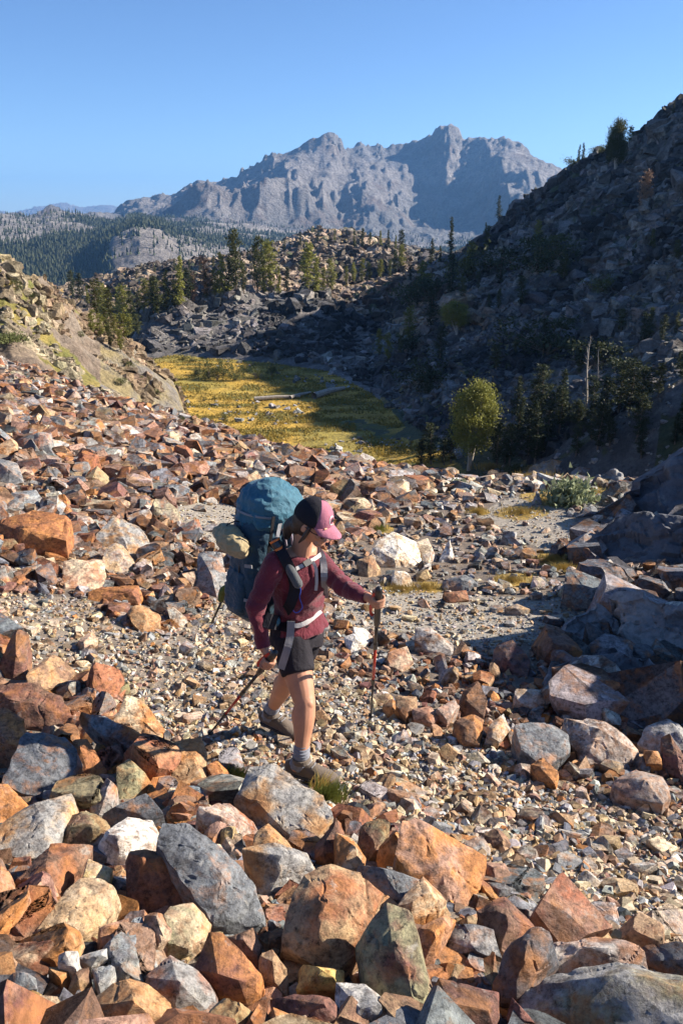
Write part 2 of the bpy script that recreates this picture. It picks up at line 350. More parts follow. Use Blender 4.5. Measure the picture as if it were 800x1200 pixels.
def polar_mesh(name, r0, r1, nr, a0, a1, mat, kind='structure', naz=None, extra=None):
    a = extra if extra is not None else np.linspace(a0, a1, naz)
    rr = np.exp(np.linspace(math.log(r0), math.log(r1), nr))
    A, R = np.meshgrid(a, rr); X = R*np.sin(A); Y = R*np.cos(A)
    Z, RO, S = H(X, Y, full=True)
    v = np.stack([X.ravel(), Y.ravel(), Z.ravel()], 1); na = len(a)
    i = np.arange(nr-1)[:,None]*na+np.arange(na-1)[None,:]; i = i.ravel()
    f = np.stack([i, i+1, i+na+1, i+na], 1)
    dzr = np.gradient(Z, axis=0)/np.gradient(R, axis=0); dza = np.gradient(Z, axis=1)/(np.gradient(A, axis=1)*R)
    nz = 1/np.sqrt(1+dzr**2+dza**2)
    ca, cb = ground_cols(X.ravel(), Y.ravel(), Z.ravel(), S.ravel(), nz.ravel())
    me = mesh_np(name, v, f, True, ca, cb); o = link(name, me, mat); tag(o, kind=kind); return o
def azs(step, lo=-75, hi=75, core=30):
    return np.radians(np.concatenate([np.arange(lo, -core, 1.2), np.arange(-core, core, step), np.arange(core, hi+.1, 1.2)]))
M_near = rock_mat('gravelly_ground', 9, .02, lichen=False, contrast=.6)
M_hill = rock_mat('hillside_rock', .35, .7, lichen=True, contrast=.6)
M_mtn = rock_mat('mountain_rock', .012, 45, lichen=False, contrast=.45)
full = np.radians(np.arange(-180, 180.1, 1.5))
polar_mesh('ground', .25, 1.5, 14, 0, 0, M_near, extra=full)
polar_mesh('ground', 1.5, 30, 420, 0, 0, M_near, extra=azs(.12, core=34))
polar_mesh('hillside', 30, 700, 760, 0, 0, M_hill, extra=azs(.075, core=25))
polar_mesh('mountain', 700, 15500, 620, 0, 0, M_mtn, extra=azs(.065, core=25))
FEATDEF = r'''
fr('cream and tan mottled slab pointing lower left below a small yellow stone','mottled cream slab',[(95,1029),(128,1034),(141,1050),(120,1080),(82,1103),(45,1092),(60,1068),(80,1045)],'tan','cream',(.1,0))
fr('small lemon yellow stone above the mottled cream slab','lemon yellow stone',[(102,1006),(131,1018),(127,1034),(98,1026)],'yellow','cream',(.1,0),.08,.10)
fr('long dark brown rock above left of the small yellow stone','long dark brown rock',[(60,990),(105,990),(104,1005),(70,1044),(38,1046),(20,1036)],'brown','rust',(0,0))
fr('bright orange boulder cut by the left edge, low in the foreground','orange edge boulder',[(-25,1010),(2,1012),(10,1020),(17,1050),(5,1076),(-25,1080)],'orange','pink',(.1,0))
fr('orange pink leaning slab just under the orange boulder at the left edge','orange pink leaning slab',[(33,1043),(36,1060),(10,1096),(-14,1112),(-15,1085),(14,1064)],'pink','orange',(.15,0))
fr('small pink cube of rock right of the mottled cream slab','small pink cube',[(118,1086),(149,1078),(147,1106),(118,1111)],'pink','orange',(.1,-.1),.1)
fr('pale pink block with a dark maroon left side under the knotted brown block','pale pink block',[(170,1074),(188,1068),(202,1085),(212,1104),(190,1120),(170,1121)],'cream','pink',(.2,-.1),.16)
fr('knotted dark brown square block in the middle of the foreground heap','knotted brown block',[(150,998),(180,997),(223,1004),(230,1035),(213,1060),(180,1072),(157,1068)],'darkbrown','rust',(-.1,-.35),.2,.12)
fr('large rounded orange boulder at the bottom edge left of centre','rounded orange boulder',[(97,1180),(145,1150),(180,1158),(194,1178),(188,1212),(130,1222),(100,1205)],'orange','tan',(.15,-.05),.2,.1)
fr('small gold orange stone left of the rounded orange boulder','gold orange stone',[(14,1176),(38,1161),(58,1172),(48,1187),(25,1190)],'orange','yellow',(.1,0),.08)
fr('pale orange triangular stone above the rounded orange boulder','orange triangular stone',[(55,1133),(85,1134),(76,1164)],'tan','orange',(.1,-.1),.1)
fr('brown pentagonal stone beside the pale orange triangular stone','brown pentagonal stone',[(88,1138),(103,1135),(108,1152),(95,1163),(80,1162)],'brown','tan',(0,-.1),.1)
fr('blue grey flat stone below the small pink cube','blue grey flat stone',[(92,1121),(125,1112),(131,1125),(108,1133)],'bluegrey','palegrey',(.1,0),.08)
fr('little white angular stone left of the blue grey flat stone','little white stone',[(69,1120),(90,1116),(88,1133),(68,1131)],'palegrey','white',(.1,0),.07)
fr('grey wedge stone narrowing downwards, above the rounded orange boulder','grey wedge stone',[(108,1134),(133,1132),(128,1150),(119,1163),(111,1152)],'bluegrey','palegrey',(.1,-.1),.1)
fr('light blue grey chip left of the rounded orange boulder','light blue chip',[(82,1183),(92,1160),(105,1171),(98,1183)],'bluegrey','slate',(.1,0),.07)
fr('blue grey broken stone at the lower left with a dark gap beside it','broken blue stone',[(8,1150),(20,1140),(42,1147),(42,1158),(18,1162)],'bluegrey','slate',(0,0),.08)
fr('tan stone with grey rim cut by the left edge near the bottom','tan rimmed stone',[(-15,1118),(8,1118),(20,1130),(18,1142),(-15,1146)],'tan','pink',(.1,0),.12)
fr('big smooth slate grey slab leaning in the centre of the foreground heap','big slate grey slab',[(192,962),(215,965),(240,980),(280,1015),(308,1060),(301,1078),(280,1091),(250,1080),(222,1032),(190,995)],'slate','bluegrey',(.25,-.15),.22,.14)
fr('olive tan block tucked under the slate grey slab','olive tan block',[(200,1062),(225,1061),(247,1080),(240,1100),(222,1111),(200,1102),(190,1076)],'olive','cream',(.25,-.1),.16)
fr('orange topped wedge with a dark maroon underside below the slate slab','orange topped wedge',[(247,1091),(262,1098),(307,1140),(300,1156),(287,1170),(258,1162),(228,1136)],'maroon','orange',(-.2,-.35),.2,.12)
fr('brownish pink rock between the slate slab and the orange topped wedge','brownish pink rock',[(266,1100),(298,1088),(307,1104),(303,1122),(286,1119)],'brown','pink',(.1,0),.12)
fr('narrow striped rock standing left of the gold block','narrow striped rock',[(303,1120),(320,1115),(335,1131),(338,1168),(306,1160)],'tan','brown',(.2,-.2),.16)
fr('large tan and rust banded slab right of the deep dark hollow','large banded slab',[(353,1026),(385,1018),(420,1024),(440,1050),(436,1082),(420,1105),(400,1130),(380,1135),(358,1122),(328,1098),(330,1085),(345,1074)],'tan','rust',(.2,-.12),.3,.16)
fr('gold orange block under the large banded slab','gold orange block',[(352,1130),(400,1138),(402,1156),(350,1163)],'orange','yellow',(.1,-.2),.15)
fr('purple brown boulder at the bottom edge under the gold block','purple brown boulder',[(318,1168),(385,1172),(400,1186),(408,1222),(328,1222)],'maroon','darkbrown',(-.1,-.2),.2)
fr('pink olive slab at the bottom edge right of the rounded orange boulder','pink olive slab',[(256,1168),(304,1196),(295,1222),(245,1222),(246,1188)],'pink','olive',(.2,0),.16)
fr('white, grey and rust patched boulder between two pink rocks near the bottom','patched white boulder',[(200,1120),(230,1140),(256,1165),(246,1188),(205,1192),(178,1166),(170,1145)],'grey','rust',(.15,-.05),.2)
fr('grey tan boulder with a blue underside left above the banded slab','grey tan boulder',[(285,996),(320,990),(358,1000),(371,1018),(330,1050),(311,1058)],'grey','tan',(.1,-.1),.2)
fr('large orange pink flat slab beside the gravel','large orange pink slab',[(475,965),(492,964),(525,983),(567,1007),(565,1030),(550,1060),(535,1076),(507,1036),(480,1026),(471,1002)],'pink','orange',(.15,0),.22,.12)
fr('orange triangular rock below the large orange pink slab','orange triangular rock',[(493,1025),(521,1056),(515,1066),(482,1075),(465,1062)],'orange','cream',(.15,-.1),.16)
fr('upright block with reddish top and olive right side near the bottom centre','upright olive block',[(453,1060),(480,1074),(490,1110),(497,1150),(493,1182),(470,1190),(450,1175),(426,1140),(417,1102),(440,1090)],'olive','maroon',(.05,-.25),.26,.16)
fr('pink curved rock right of the upright olive block','pink curved rock',[(490,1085),(533,1071),(521,1095),(508,1126),(494,1131),(487,1110)],'pink','orange',(.2,-.1),.16)
fr('blue black rock with white quartz marks under the orange pink slab','quartz marked black rock',[(512,1093),(545,1082),(578,1090),(588,1120),(560,1130),(515,1120)],'darkgrey','palegrey',(0,-.25),.18)
fr('dark blue rock with grey lit top left of the orange triangular rock','dark blue rock',[(415,1014),(440,1018),(462,1020),(488,1031),(474,1056),(452,1050),(424,1036)],'slate','bluegrey',(0,-.15),.18)
fr('small tan brown stone where the slab meets the gravel','small tan brown stone',[(566,1010),(590,1013),(598,1025),(580,1036),(564,1030)],'pink','brown',(.1,0),.1)
fr('dark maroon block at the bottom edge with a pink right side','dark maroon block',[(515,1148),(550,1158),(582,1164),(581,1222),(508,1222),(503,1175)],'maroon','darkbrown',(-.15,-.4),.22)
fr('grey and white speckled boulder at the bottom edge beside the upright block','speckled grey boulder',[(395,1153),(425,1154),(446,1170),(451,1215),(390,1222)],'grey','white',(.1,-.1),.2)
fr('cream orange streaked rock above the large banded slab','cream streaked rock',[(393,975),(413,984),(428,1006),(420,1022),(395,1014)],'cream','orange',(.2,0),.16)
fr('brown upright stump shaped rock at the top of the heap by the gravel','stump shaped rock',[(422,966),(455,963),(459,1000),(432,1013),(421,1002)],'brown','olive',(0,-.35),.18)
fr('dark prism rock with a tan right edge beside the big bottom slab','dark prism rock',[(625,1089),(640,1095),(647,1108),(622,1152),(605,1169),(580,1165),(583,1140),(600,1110)],'darkgrey','brown',(-.25,-.15),.22,.14)
fr('big grey green layered slab filling the bottom right corner','big grey green slab',[(605,1166),(640,1148),(680,1136),(740,1130),(800,1140),(860,1160),(860,1240),(640,1240),(598,1195)],'grey','olive',(.05,0),.28,.12)
fr('flat grey and rust slab between the gravel and the big bottom slab','flat rust grey slab',[(655,1105),(700,1100),(745,1102),(753,1115),(736,1131),(690,1136),(642,1148),(634,1122)],'palegrey','pink',(.1,0),.16)
fr('shadowy blue grey rock at the right edge above the big bottom slab','shadowy corner rock',[(745,1126),(760,1108),(850,1100),(850,1150),(790,1143)],'slate','darkgrey',(-.3,-.2),.2)
fr('maroon brown slab leaning between gravel and dark prism rock','leaning maroon slab',[(558,1070),(590,1054),(631,1090),(602,1106),(584,1120),(574,1096)],'brown','maroon',(.1,-.1),.18)
fr('dark wedge with an orange edge at the bottom right of centre','orange edged wedge',[(600,1170),(645,1222),(583,1222)],'maroon','orange',(-.1,-.2),.2)
fr('purple brown flat slab at the left edge under the gravel','purple flat slab',[(-10,806),(40,804),(72,820),(80,840),(56,858),(28,853),(-10,836)],'brown','maroon',(0,0),.18)
fr('orange boulder at the left edge beside the big dark slate slab','upper orange boulder',[(-20,832),(12,834),(26,842),(31,890),(10,906),(-20,902)],'orange','pink',(.15,-.1),.22,.14)
fr('big dark slate slab near the left edge','big dark slate slab',[(30,857),(75,866),(96,882),(85,896),(75,925),(50,931),(5,916),(25,896)],'slate','darkgrey',(0,-.05),.2,.1)
fr('orange kite shaped rock right of the dark slate slab','orange kite rock',[(85,864),(102,868),(124,900),(120,916),(84,918),(82,900),(96,882)],'orange','rust',(.1,-.05),.16)
fr('small light orange stone right of the kite shaped rock','light orange stone',[(113,872),(130,861),(138,872),(120,888),(110,881)],'tan','orange',(.15,0),.1)
fr('cream and orange triangular boulder at the edge of the gravel','cream triangular boulder',[(148,813),(165,821),(193,855),(190,867),(165,866),(134,846)],'cream','orange',(.25,-.15),.2,.14)
fr('long grey and rust slab below the cream triangular boulder','long grey rust slab',[(95,837),(125,843),(160,860),(200,878),(213,888),(204,898),(180,891),(145,873),(110,856)],'bluegrey','rust',(-.05,-.1),.12,.14)
fr('pinkish orange boulder at the left edge below the dark slate slab','pinkish edge boulder',[(-20,917),(10,918),(34,945),(10,963),(-20,972)],'pink','orange',(.15,-.1),.2)
fr('long grey and tan boulder running down from the dark slate slab','long grey tan boulder',[(0,968),(35,945),(80,929),(88,946),(72,965),(55,1000),(25,1005),(-5,992)],'grey','tan',(.15,0),.2)
fr('brown rock left of the white boulder','plain brown rock',[(60,985),(72,962),(95,950),(120,960),(129,975),(110,986),(75,998)],'brown','olive',(0,-.1),.16)
fr('navy dark slate wedge just above the white boulder','navy slate wedge',[(120,955),(150,940),(172,930),(188,953),(178,963),(158,960),(135,973)],'darkgrey','slate',(-.3,-.2),.2,.1)
fr('white boulder in the left foreground heap','white boulder',[(116,981),(150,960),(178,962),(187,984),(180,1000),(150,1000),(130,999)],'white','white',(.1,-.05),.16,.12)
fr('olive brown angular rock above the navy slate wedge','olive brown rock',[(137,900),(155,889),(166,899),(180,925),(165,936),(140,939)],'olive','orange',(.1,-.25),.18)
fr('pinkish grey tilted rock above the white boulder','pinkish tilted rock',[(104,946),(125,914),(137,920),(131,945),(116,956)],'grey','pink',(.15,-.1),.14)
fr('grey boulder with a pinkish end in front of the hiker\'s front foot','grey boulder by the boot',[(288,903),(322,900),(350,925),(375,935),(391,960),(365,981),(345,986),(325,962),(300,955),(282,935)],'grey','tan',(.12,-.08),.22,.12)
fr('tan orange boulder above left of the grass shaded rock','tan orange boulder',[(200,872),(235,864),(242,880),(240,920),(216,926),(194,921)],'tan','orange',(.1,0),.2)
fr('small rust cube beside the dark green grass','small rust cube',[(241,896),(254,891),(269,905),(262,915),(249,910)],'rust','orange',(.1,-.1),.1)
fr('rust and white flat rock left of the grey boulder','rust white rock',[(232,945),(270,942),(285,955),(310,976),(290,986),(265,981),(240,966)],'rust','palegrey',(.15,0),.16)
fr('sandy stone below the rust and white flat rock','sandy stone',[(299,975),(315,967),(336,985),(346,1001),(320,1001),(299,991)],'tan','orange',(.15,0),.12)
fr('dark brown pointed rock right of the grey boulder by the boot','dark pointed rock',[(367,992),(392,962),(402,1000),(386,1016),(367,1008)],'darkbrown','rust',(-.2,-.2),.18)
fr('tall dark brown striped block in the boulder line right of the pole','striped dark block',[(543,806),(560,800),(570,820),(565,838),(548,845),(537,830)],'darkbrown','brown',(-.1,-.35),.2,.16)
fr('brown and orange block below the striped dark block','brown orange block',[(530,846),(555,838),(565,845),(560,872),(540,869)],'brown','orange',(.1,-.3),.16,.1)
fr('pale grey diamond shaped stone right of the brown orange block','pale diamond stone',[(574,849),(589,838),(598,855),(585,868),(571,860)],'palegrey','tan',(.2,-.1),.12,.1)
fr('pinkish flat oval stone left of the grey pink stone','pinkish oval stone',[(483,831),(505,828),(515,840),(506,848),(485,844)],'pink','rust',(.1,0),.1)
fr('orange lump at the left end of the boulder line','orange lump',[(448,826),(460,820),(470,828),(468,838),(453,839)],'orange','tan',(.1,-.1),.12)
fr('grey pink tilted stone left of the striped dark block','grey pink stone',[(514,831),(532,820),(538,828),(526,841)],'pink','grey',(.2,0),.1)
fr('tan grooved stone above the pinkish oval stone','tan grooved stone',[(463,815),(487,817),(488,830),(475,839),(464,828)],'tan','brown',(.1,0),.12)
fr('dark blue slate boulder at the edge of the gravel on the right','dark blue slate boulder',[(603,850),(640,849),(665,864),(669,880),(651,893),(635,898),(611,880)],'slate','bluegrey',(.1,-.15),.2,.12)
fr('brown and gold layered boulder right of the dark slate boulder','gold layered boulder',[(661,845),(710,847),(736,865),(748,885),(720,898),(685,894),(667,870)],'brown','palegrey',(.05,-.2),.22,.12)
fr('small gold stone between layered boulder and maroon block','small gold stone',[(754,880),(772,881),(776,895),(758,894)],'orange','tan',(.1,0),.1)
fr('smooth rounded grey boulder at the right edge','smooth grey boulder',[(748,871),(760,850),(780,842),(800,849),(808,875),(775,884)],'grey','palegrey',(.05,0),.2,.1)
fr('maroon tilted block at the right edge above the gravel','maroon tilted block',[(774,865),(785,862),(802,890),(798,912),(774,900)],'maroon','brown',(-.3,-.2),.2,.1)
fr('pinkish grey boulder beside the gravel near the right edge','pinkish grey boulder',[(717,915),(745,904),(775,911),(783,930),(775,941),(745,936),(719,929)],'pink','grey',(.1,0),.16)
fr('flat tan stone left above the dark slate boulder','flat tan stone',[(604,806),(635,809),(641,820),(625,828),(602,820)],'tan','palegrey',(.1,0),.12)
fr('orange brown stone just below the dark slate boulder','orange brown stone',[(620,896),(635,889),(653,905),(650,919),(629,913)],'orange','brown',(.1,0),.1)
fr('big flat topped orange slab at the left edge','big flat orange slab',[(-8,612),(40,603),(81,606),(74,635),(61,640),(20,645),(5,632)],'orange','rust',(0,-.05),.3,.2)
fr('pale pinkish oblong block right below the big orange slab','pale oblong block',[(76,658),(120,658),(123,672),(118,689),(73,690)],'cream','pink',(.15,-.1),.22,.1)
fr('reddish brick shaped rock lying on the gravel edge','brick shaped rock',[(105,689),(160,687),(167,699),(160,707),(105,706)],'rust','orange',(0,-.35),.16,.1)
fr('orange block alone on the gravel left of the hiker','lone orange block',[(150,713),(165,709),(187,722),(186,735),(167,741),(155,729)],'orange','tan',(.2,-.1),.16,.1)
fr('tan faced block with grey foot above the brick shaped rock','tan faced block',[(124,640),(140,636),(156,655),(158,668),(131,673),(121,660)],'tan','grey',(.2,-.1),.22,.14)
fr('small pink stone lying alone on the gravel at the left','small pink gravel stone',[(92,751),(108,740),(115,750),(100,762)],'pink','cream',(.15,0),.1)
fr('upright purple shard with a brown lit side at the left edge','upright purple shard',[(18,736),(32,745),(31,795),(15,802),(-2,778)],'maroon','brown',(-.1,-.5),.2,.2)
fr('brown striped rock right of the purple shard','brown striped rock',[(30,791),(60,765),(86,785),(70,801),(35,806)],'brown','tan',(.1,0),.16,.08)
fr('long grey boulder above the tan faced block','long grey boulder',[(110,632),(135,606),(170,620),(175,648),(155,656),(130,640)],'grey','tan',(.1,0),.24,.1)
fr('grey boulder standing behind the backpack','grey boulder behind backpack',[(233,646),(258,651),(268,690),(256,707),(230,692)],'grey','bluegrey',(.1,-.2),.3,.12)
fr('flat grey slab at the left edge of the talus above the orange slab','flat grey edge slab',[(-8,536),(20,544),(28,565),(10,572),(-8,570)],'slate','grey',(0,-.1),.3,.1)
fr('grey blue slab left of the flat grey heap under the talus edge','grey blue talus slab',[(2,600),(15,578),(42,574),(50,588),(30,600)],'bluegrey','grey',(.1,0),.26,.1)
fr('striped tan boulder in the middle of the left talus','striped talus boulder',[(98,562),(116,545),(130,562),(126,572),(106,570)],'tan','olive',(.2,-.1),.3,.12)
fr('orange rock standing up at the left edge of the talus','orange talus rock',[(-8,528),(12,514),(22,520),(20,532),(0,540)],'orange','cream',(.1,-.1),.3,.1)
fr('big white boulder with a blue shaded left side behind the cap','big white boulder',[(433,642),(462,624),(486,634),(493,665),(465,671),(444,661)],'white','cream',(.1,-.25),.35,.22)
fr('pale pointed boulder right of the big white boulder','pale pointed boulder',[(487,636),(500,630),(512,656),(500,662)],'cream','palegrey',(.25,-.2),.25,.16)
fr('white triangular rock pointing up beside the grass above the trail','white triangular rock',[(512,661),(526,634),(533,660)],'white','palegrey',(.2,-.3),.2,.14)
fr('tan lumpy boulder left of the big white boulder','tan lumpy boulder',[(418,655),(434,650),(445,668),(430,682),(420,672)],'tan','brown',(0,-.2),.22,.1)
fr('white low block under the big white boulder beside the grass','white low block',[(463,668),(475,670),(485,686),(468,690),(460,680)],'white','cream',(.2,-.1),.16,.1)
fr('dark fronted slab with a pale top lying across the trail','dark fronted trail slab',[(487,735),(503,736),(536,760),(530,768),(500,761),(488,752)],'palegrey','brown',(.1,-.15),.2,.12)
fr('white wedge stone behind the red pole','white wedge stone',[(414,735),(430,738),(440,750),(420,756)],'white','palegrey',(.2,0),.12,.08)
fr('white flat stone left of the red pole','white flat stone',[(403,748),(414,744),(425,757),(410,768)],'white','cream',(.15,0),.12,.08)
fr('cream topped boulder just right of the red pole','cream topped boulder',[(454,765),(475,757),(484,775),(470,786),(455,781)],'cream','pink',(.2,-.1),.16,.1)
fr('purple black block in shade below the trail','purple black block',[(580,756),(600,752),(621,770),(615,795),(590,796),(578,776)],'maroon','darkgrey',(-.1,-.3),.26,.12)
fr('dark flat slab above the rusty trail edge stone','dark flat slab',[(517,680),(545,674),(561,685),(545,693),(520,691)],'slate','bluegrey',(0,0),.16,.1)
fr('rusty stone on the upper edge of the trail','rusty trail stone',[(519,695),(545,692),(549,703),(525,706)],'rust','brown',(.1,0),.14,.08)
fr('tan stone lying on the upper edge of the trail','tan trail stone',[(590,712),(605,708),(620,714),(612,721),(594,720)],'tan','grey',(.1,0),.12,.06)
fr('grey pyramid stone standing upright near the pale bush','standing pyramid stone',[(621,594),(629,574),(635,592)],'grey','palegrey',(.1,-.6),.2,.25)
fr('white boulder on the skyline of the talus','skyline white boulder',[(416,540),(425,531),(440,537),(441,544),(425,545)],'white','palegrey',(.1,-.2),.4,.1)
fr('pale boulder among blue stones in the right shade','pale shaded boulder',[(768,645),(782,640),(792,650),(785,656),(770,655)],'palegrey','bluegrey',(.1,0),.3,.1)
O = dict(name='rock_outcrop', mat=M_bedrock, cat='outcrop', rough=1.5)
fr('great dark outcrop rising at the right edge below the wooded slope','great dark outcrop',[(727,582),(741,545),(766,526),(800,513),(900,506),(980,600),(900,672),(770,640),(735,615)],'slate','darkgrey',(-.25,-.3),2.2,.55,**O)
fr('low dark outcrop sloping left from the great outcrop','sloping dark outcrop',[(656,645),(690,622),(730,598),(800,606),(900,640),(850,690),(770,672),(700,665)],'slate','darkgrey',(-.15,-.15),1.2,.25,**O)
fr('whaleback rock on the rim left of the round rim boulder','whaleback rim rock',[(606,566),(622,548),(645,536),(662,540),(671,556),(660,568)],'grey','tan',(-.1,-.4),1.0,.2,**O)
fr('low grey rock right beside the whaleback on the rim','low rim rock',[(666,560),(672,547),(689,546),(700,560),(690,567)],'grey','brown',(-.1,-.4),.8,.15,**O)
fr('round dark boulder on the rim just left of the great outcrop','round rim boulder',[(688,576),(697,560),(715,551),(727,556),(728,574),(705,580)],'grey','darkbrown',(-.1,-.4),.9,.2,**O)
fr('leaning bedrock slab with a white lit tip at the right','white tipped bedrock slab',[(634,768),(660,728),(700,704),(713,708),(730,742),(722,762),(690,775)],'grey','bluegrey',(.0,-.35),.5,.3,**O)
fr('smooth dark bedrock bench below the white tipped slab','smooth bedrock bench',[(612,812),(640,780),(700,762),(760,770),(850,790),(850,845),(760,842),(690,846),(640,838)],'bluegrey','slate',(-.1,-.1),.5,.12,**O)
fr('dark shaded bedrock hump at the right edge of the trail','dark bedrock hump',[(716,692),(765,702),(850,732),(870,815),(800,800),(745,765),(728,735)],'slate','grey',(-.3,-.3),.6,.35,**O)
'''
# ================================================================== ROCKS
M_rock = rock_mat('boulder_stone', 5.5, .02, lichen=True, contrast=.85, rough=.7, stain=.6)
M_pebble = rock_mat('loose_stone', 14, .004, lichen=False, contrast=.5)
M_bedrock = rock_mat('polished_bedrock', 1.6, .04, lichen=True, contrast=.4)
CC = dict(orange=(.42,.185,.06), rust=(.27,.11,.055), brown=(.19,.11,.07), darkbrown=(.13,.075,.055), maroon=(.17,.075,.06), tan=(.40,.27,.15), pink=(.35,.21,.15),
          cream=(.56,.45,.31), white=(.74,.70,.63), slate=(.125,.135,.15), bluegrey=(.205,.225,.24), grey=(.28,.275,.265), darkgrey=(.095,.10,.115), olive=(.26,.24,.14), yellow=(.58,.46,.16), palegrey=(.46,.44,.41))
CN = list(CC)
def proto_bm(seed, dims=(1,.75,.5), cuts=7):
    rd = random.Random(seed); bm = bmesh.new(); bmesh.ops.create_cube(bm, size=1)
    for v in bm.verts: v.co = Vector((v.co.x*dims[0]+rd.uniform(-.12,.12), v.co.y*dims[1]+rd.uniform(-.12,.12), v.co.z*dims[2]+rd.uniform(-.08,.08)))
    for k in range(cuts):
        n = Vector((rd.gauss(0,1), rd.gauss(0,1), rd.gauss(0,.8))).normalized()
        ext = max(v.co.dot(n) for v in bm.verts)
        r = bmesh.ops.bisect_plane(bm, geom=bm.verts[:]+bm.edges[:]+bm.faces[:], plane_co=n*ext*rd.uniform(.62,.88), plane_no=n, clear_outer=True)
        h = bmesh.ops.convex_hull(bm, input=bm.verts[:])
        bmesh.ops.delete(bm, geom=list({g for g in h['geom_interior']+h['geom_unused'] if isinstance(g, bmesh.types.BMVert)}), context='VERTS')
    bmesh.ops.dissolve_limit(bm, angle_limit=.12, verts=bm.verts[:], edges=bm.edges[:])
    return bm
PROTO = []
for i in range(26):
    d = [(1,.8,.55),(1,.6,.45),(1,.9,.75),(1,.7,.28),(1,.55,.55)][i % 5]
    bm = proto_bm(i+3, d, 8+i % 4); bmesh.ops.triangulate(bm, faces=bm.faces[:]); bm.verts.ensure_lookup_table()
    PROTO.append((np.array([v.co[:] for v in bm.verts]), np.array([[v.index for v in f.verts] for f in bm.faces]))); bm.free()
def rotm(n, tilt, up=None):
    """random z rotation then a random tilt"""
    az = rng.uniform(0, 2*math.pi, n); ta = rng.uniform(0, 2*math.pi, n); t = np.abs(rng.normal(0, tilt, n))
    cz, sz = np.cos(az), np.sin(az); Rz = np.zeros((n,3,3)); Rz[:,0,0]=cz; Rz[:,0,1]=-sz; Rz[:,1,0]=sz; Rz[:,1,1]=cz; Rz[:,2,2]=1
    ax = np.stack([np.cos(ta), np.sin(ta), np.zeros(n)], 1); K = np.zeros((n,3,3))
    K[:,0,1]=-ax[:,2]; K[:,0,2]=ax[:,1]; K[:,1,0]=ax[:,2]; K[:,1,2]=-ax[:,0]; K[:,2,0]=-ax[:,1]; K[:,2,1]=ax[:,0]
    R = np.eye(3)[None]+np.sin(t)[:,None,None]*K+(1-np.cos(t))[:,None,None]*(K@K)
    return R@Rz
def merged(name, pos, size, col1, col2, mat, tilt=.5, protos=PROTO, vary=.25):
    n = len(pos); R = rotm(n, tilt); pi = rng.integers(0, len(protos), n); sc = size[:,None]*(1+rng.uniform(-vary, vary, (n,3)))
    V, Fc, A, B, base = [], [], [], [], 0
    for k, (pv, pf) in enumerate(protos):
        m = np.where(pi == k)[0]
        if not len(m): continue
        v = np.einsum('nij,nvj->nvi', R[m], pv[None]*sc[m][:,None,:]) + pos[m][:,None,:]
        f = pf[None]+(np.arange(len(m))*len(pv))[:,None,None]+base
        V.append(v.reshape(-1,3)); Fc.append(f.reshape(-1,3)); A.append(np.repeat(col1[m], len(pv), 0)); B.append(np.repeat(col2[m], len(pv), 0)); base += len(m)*len(pv)
    me = mesh_np(name, np.vstack(V), np.vstack(Fc), False, np.vstack(A), np.vstack(B)); return link(name, me, mat)
def pick(n, table):
    ks = list(table); w = np.array([table[k] for k in ks], float); w /= w.sum(); i = rng.choice(len(ks), n, p=w)
    c = np.array([CC[k] for k in ks])[i]*rng.uniform(.72, 1.2, (n,1))*rng.uniform(.94, 1.06, (n,3)); return np.clip(c, 0, .85), np.array(ks)[i]
MIX = {'pile': dict(orange=2.5, rust=2.2, brown=2, tan=2.4, pink=1.6, slate=1.5, bluegrey=1.7, grey=1, darkgrey=.7, cream=.9, maroon=.8, olive=.5),
       'talus': dict(rust=1.6, pink=1.8, brown=3.0, tan=3.0, orange=.5, slate=1.6, grey=2.8, bluegrey=1.4, palegrey=1.1, cream=.9, maroon=1.3, darkgrey=1.0, darkbrown=1.2, white=.2),
       'scree': dict(tan=3.2, cream=5, pink=1.1, palegrey=2.2, grey=1.3, bluegrey=.7, brown=.7, orange=.3, slate=.5, white=.35),
       'bline': dict(brown=2, rust=1.2, tan=1.8, orange=1, pink=1, slate=1.5, grey=1.4, bluegrey=1, maroon=.9, palegrey=.8),
       'upper': dict(grey=2.2, palegrey=2.5, bluegrey=1.8, slate=1.4, cream=1.4, tan=1.4, brown=.9, pink=1.2, white=.6),
       'trail': dict(tan=2, cream=2, palegrey=2, grey=1.5, bluegrey=1)}
def zone_of(px, py):
    z = np.full(px.shape, 'talus', dtype='<U6')
    z[(px > 380) & (py > 520) & (py < 1000)] = 'upper'
    left = (px < 560) & (py < 645) & (px < 400+1.6*(645-py)); z[left] = 'talus'
    z[pip(px, py, SCREE)] = 'scree'; z[pip(px, py, BLINE)] = 'bline'
    z[pip(px, py, TRAIL) | pip(px, py, TRAIL2) | pip(px, py, TRAIL3)] = 'trail'
    z[pip(px, py, PILE)] = 'pile'
    return z
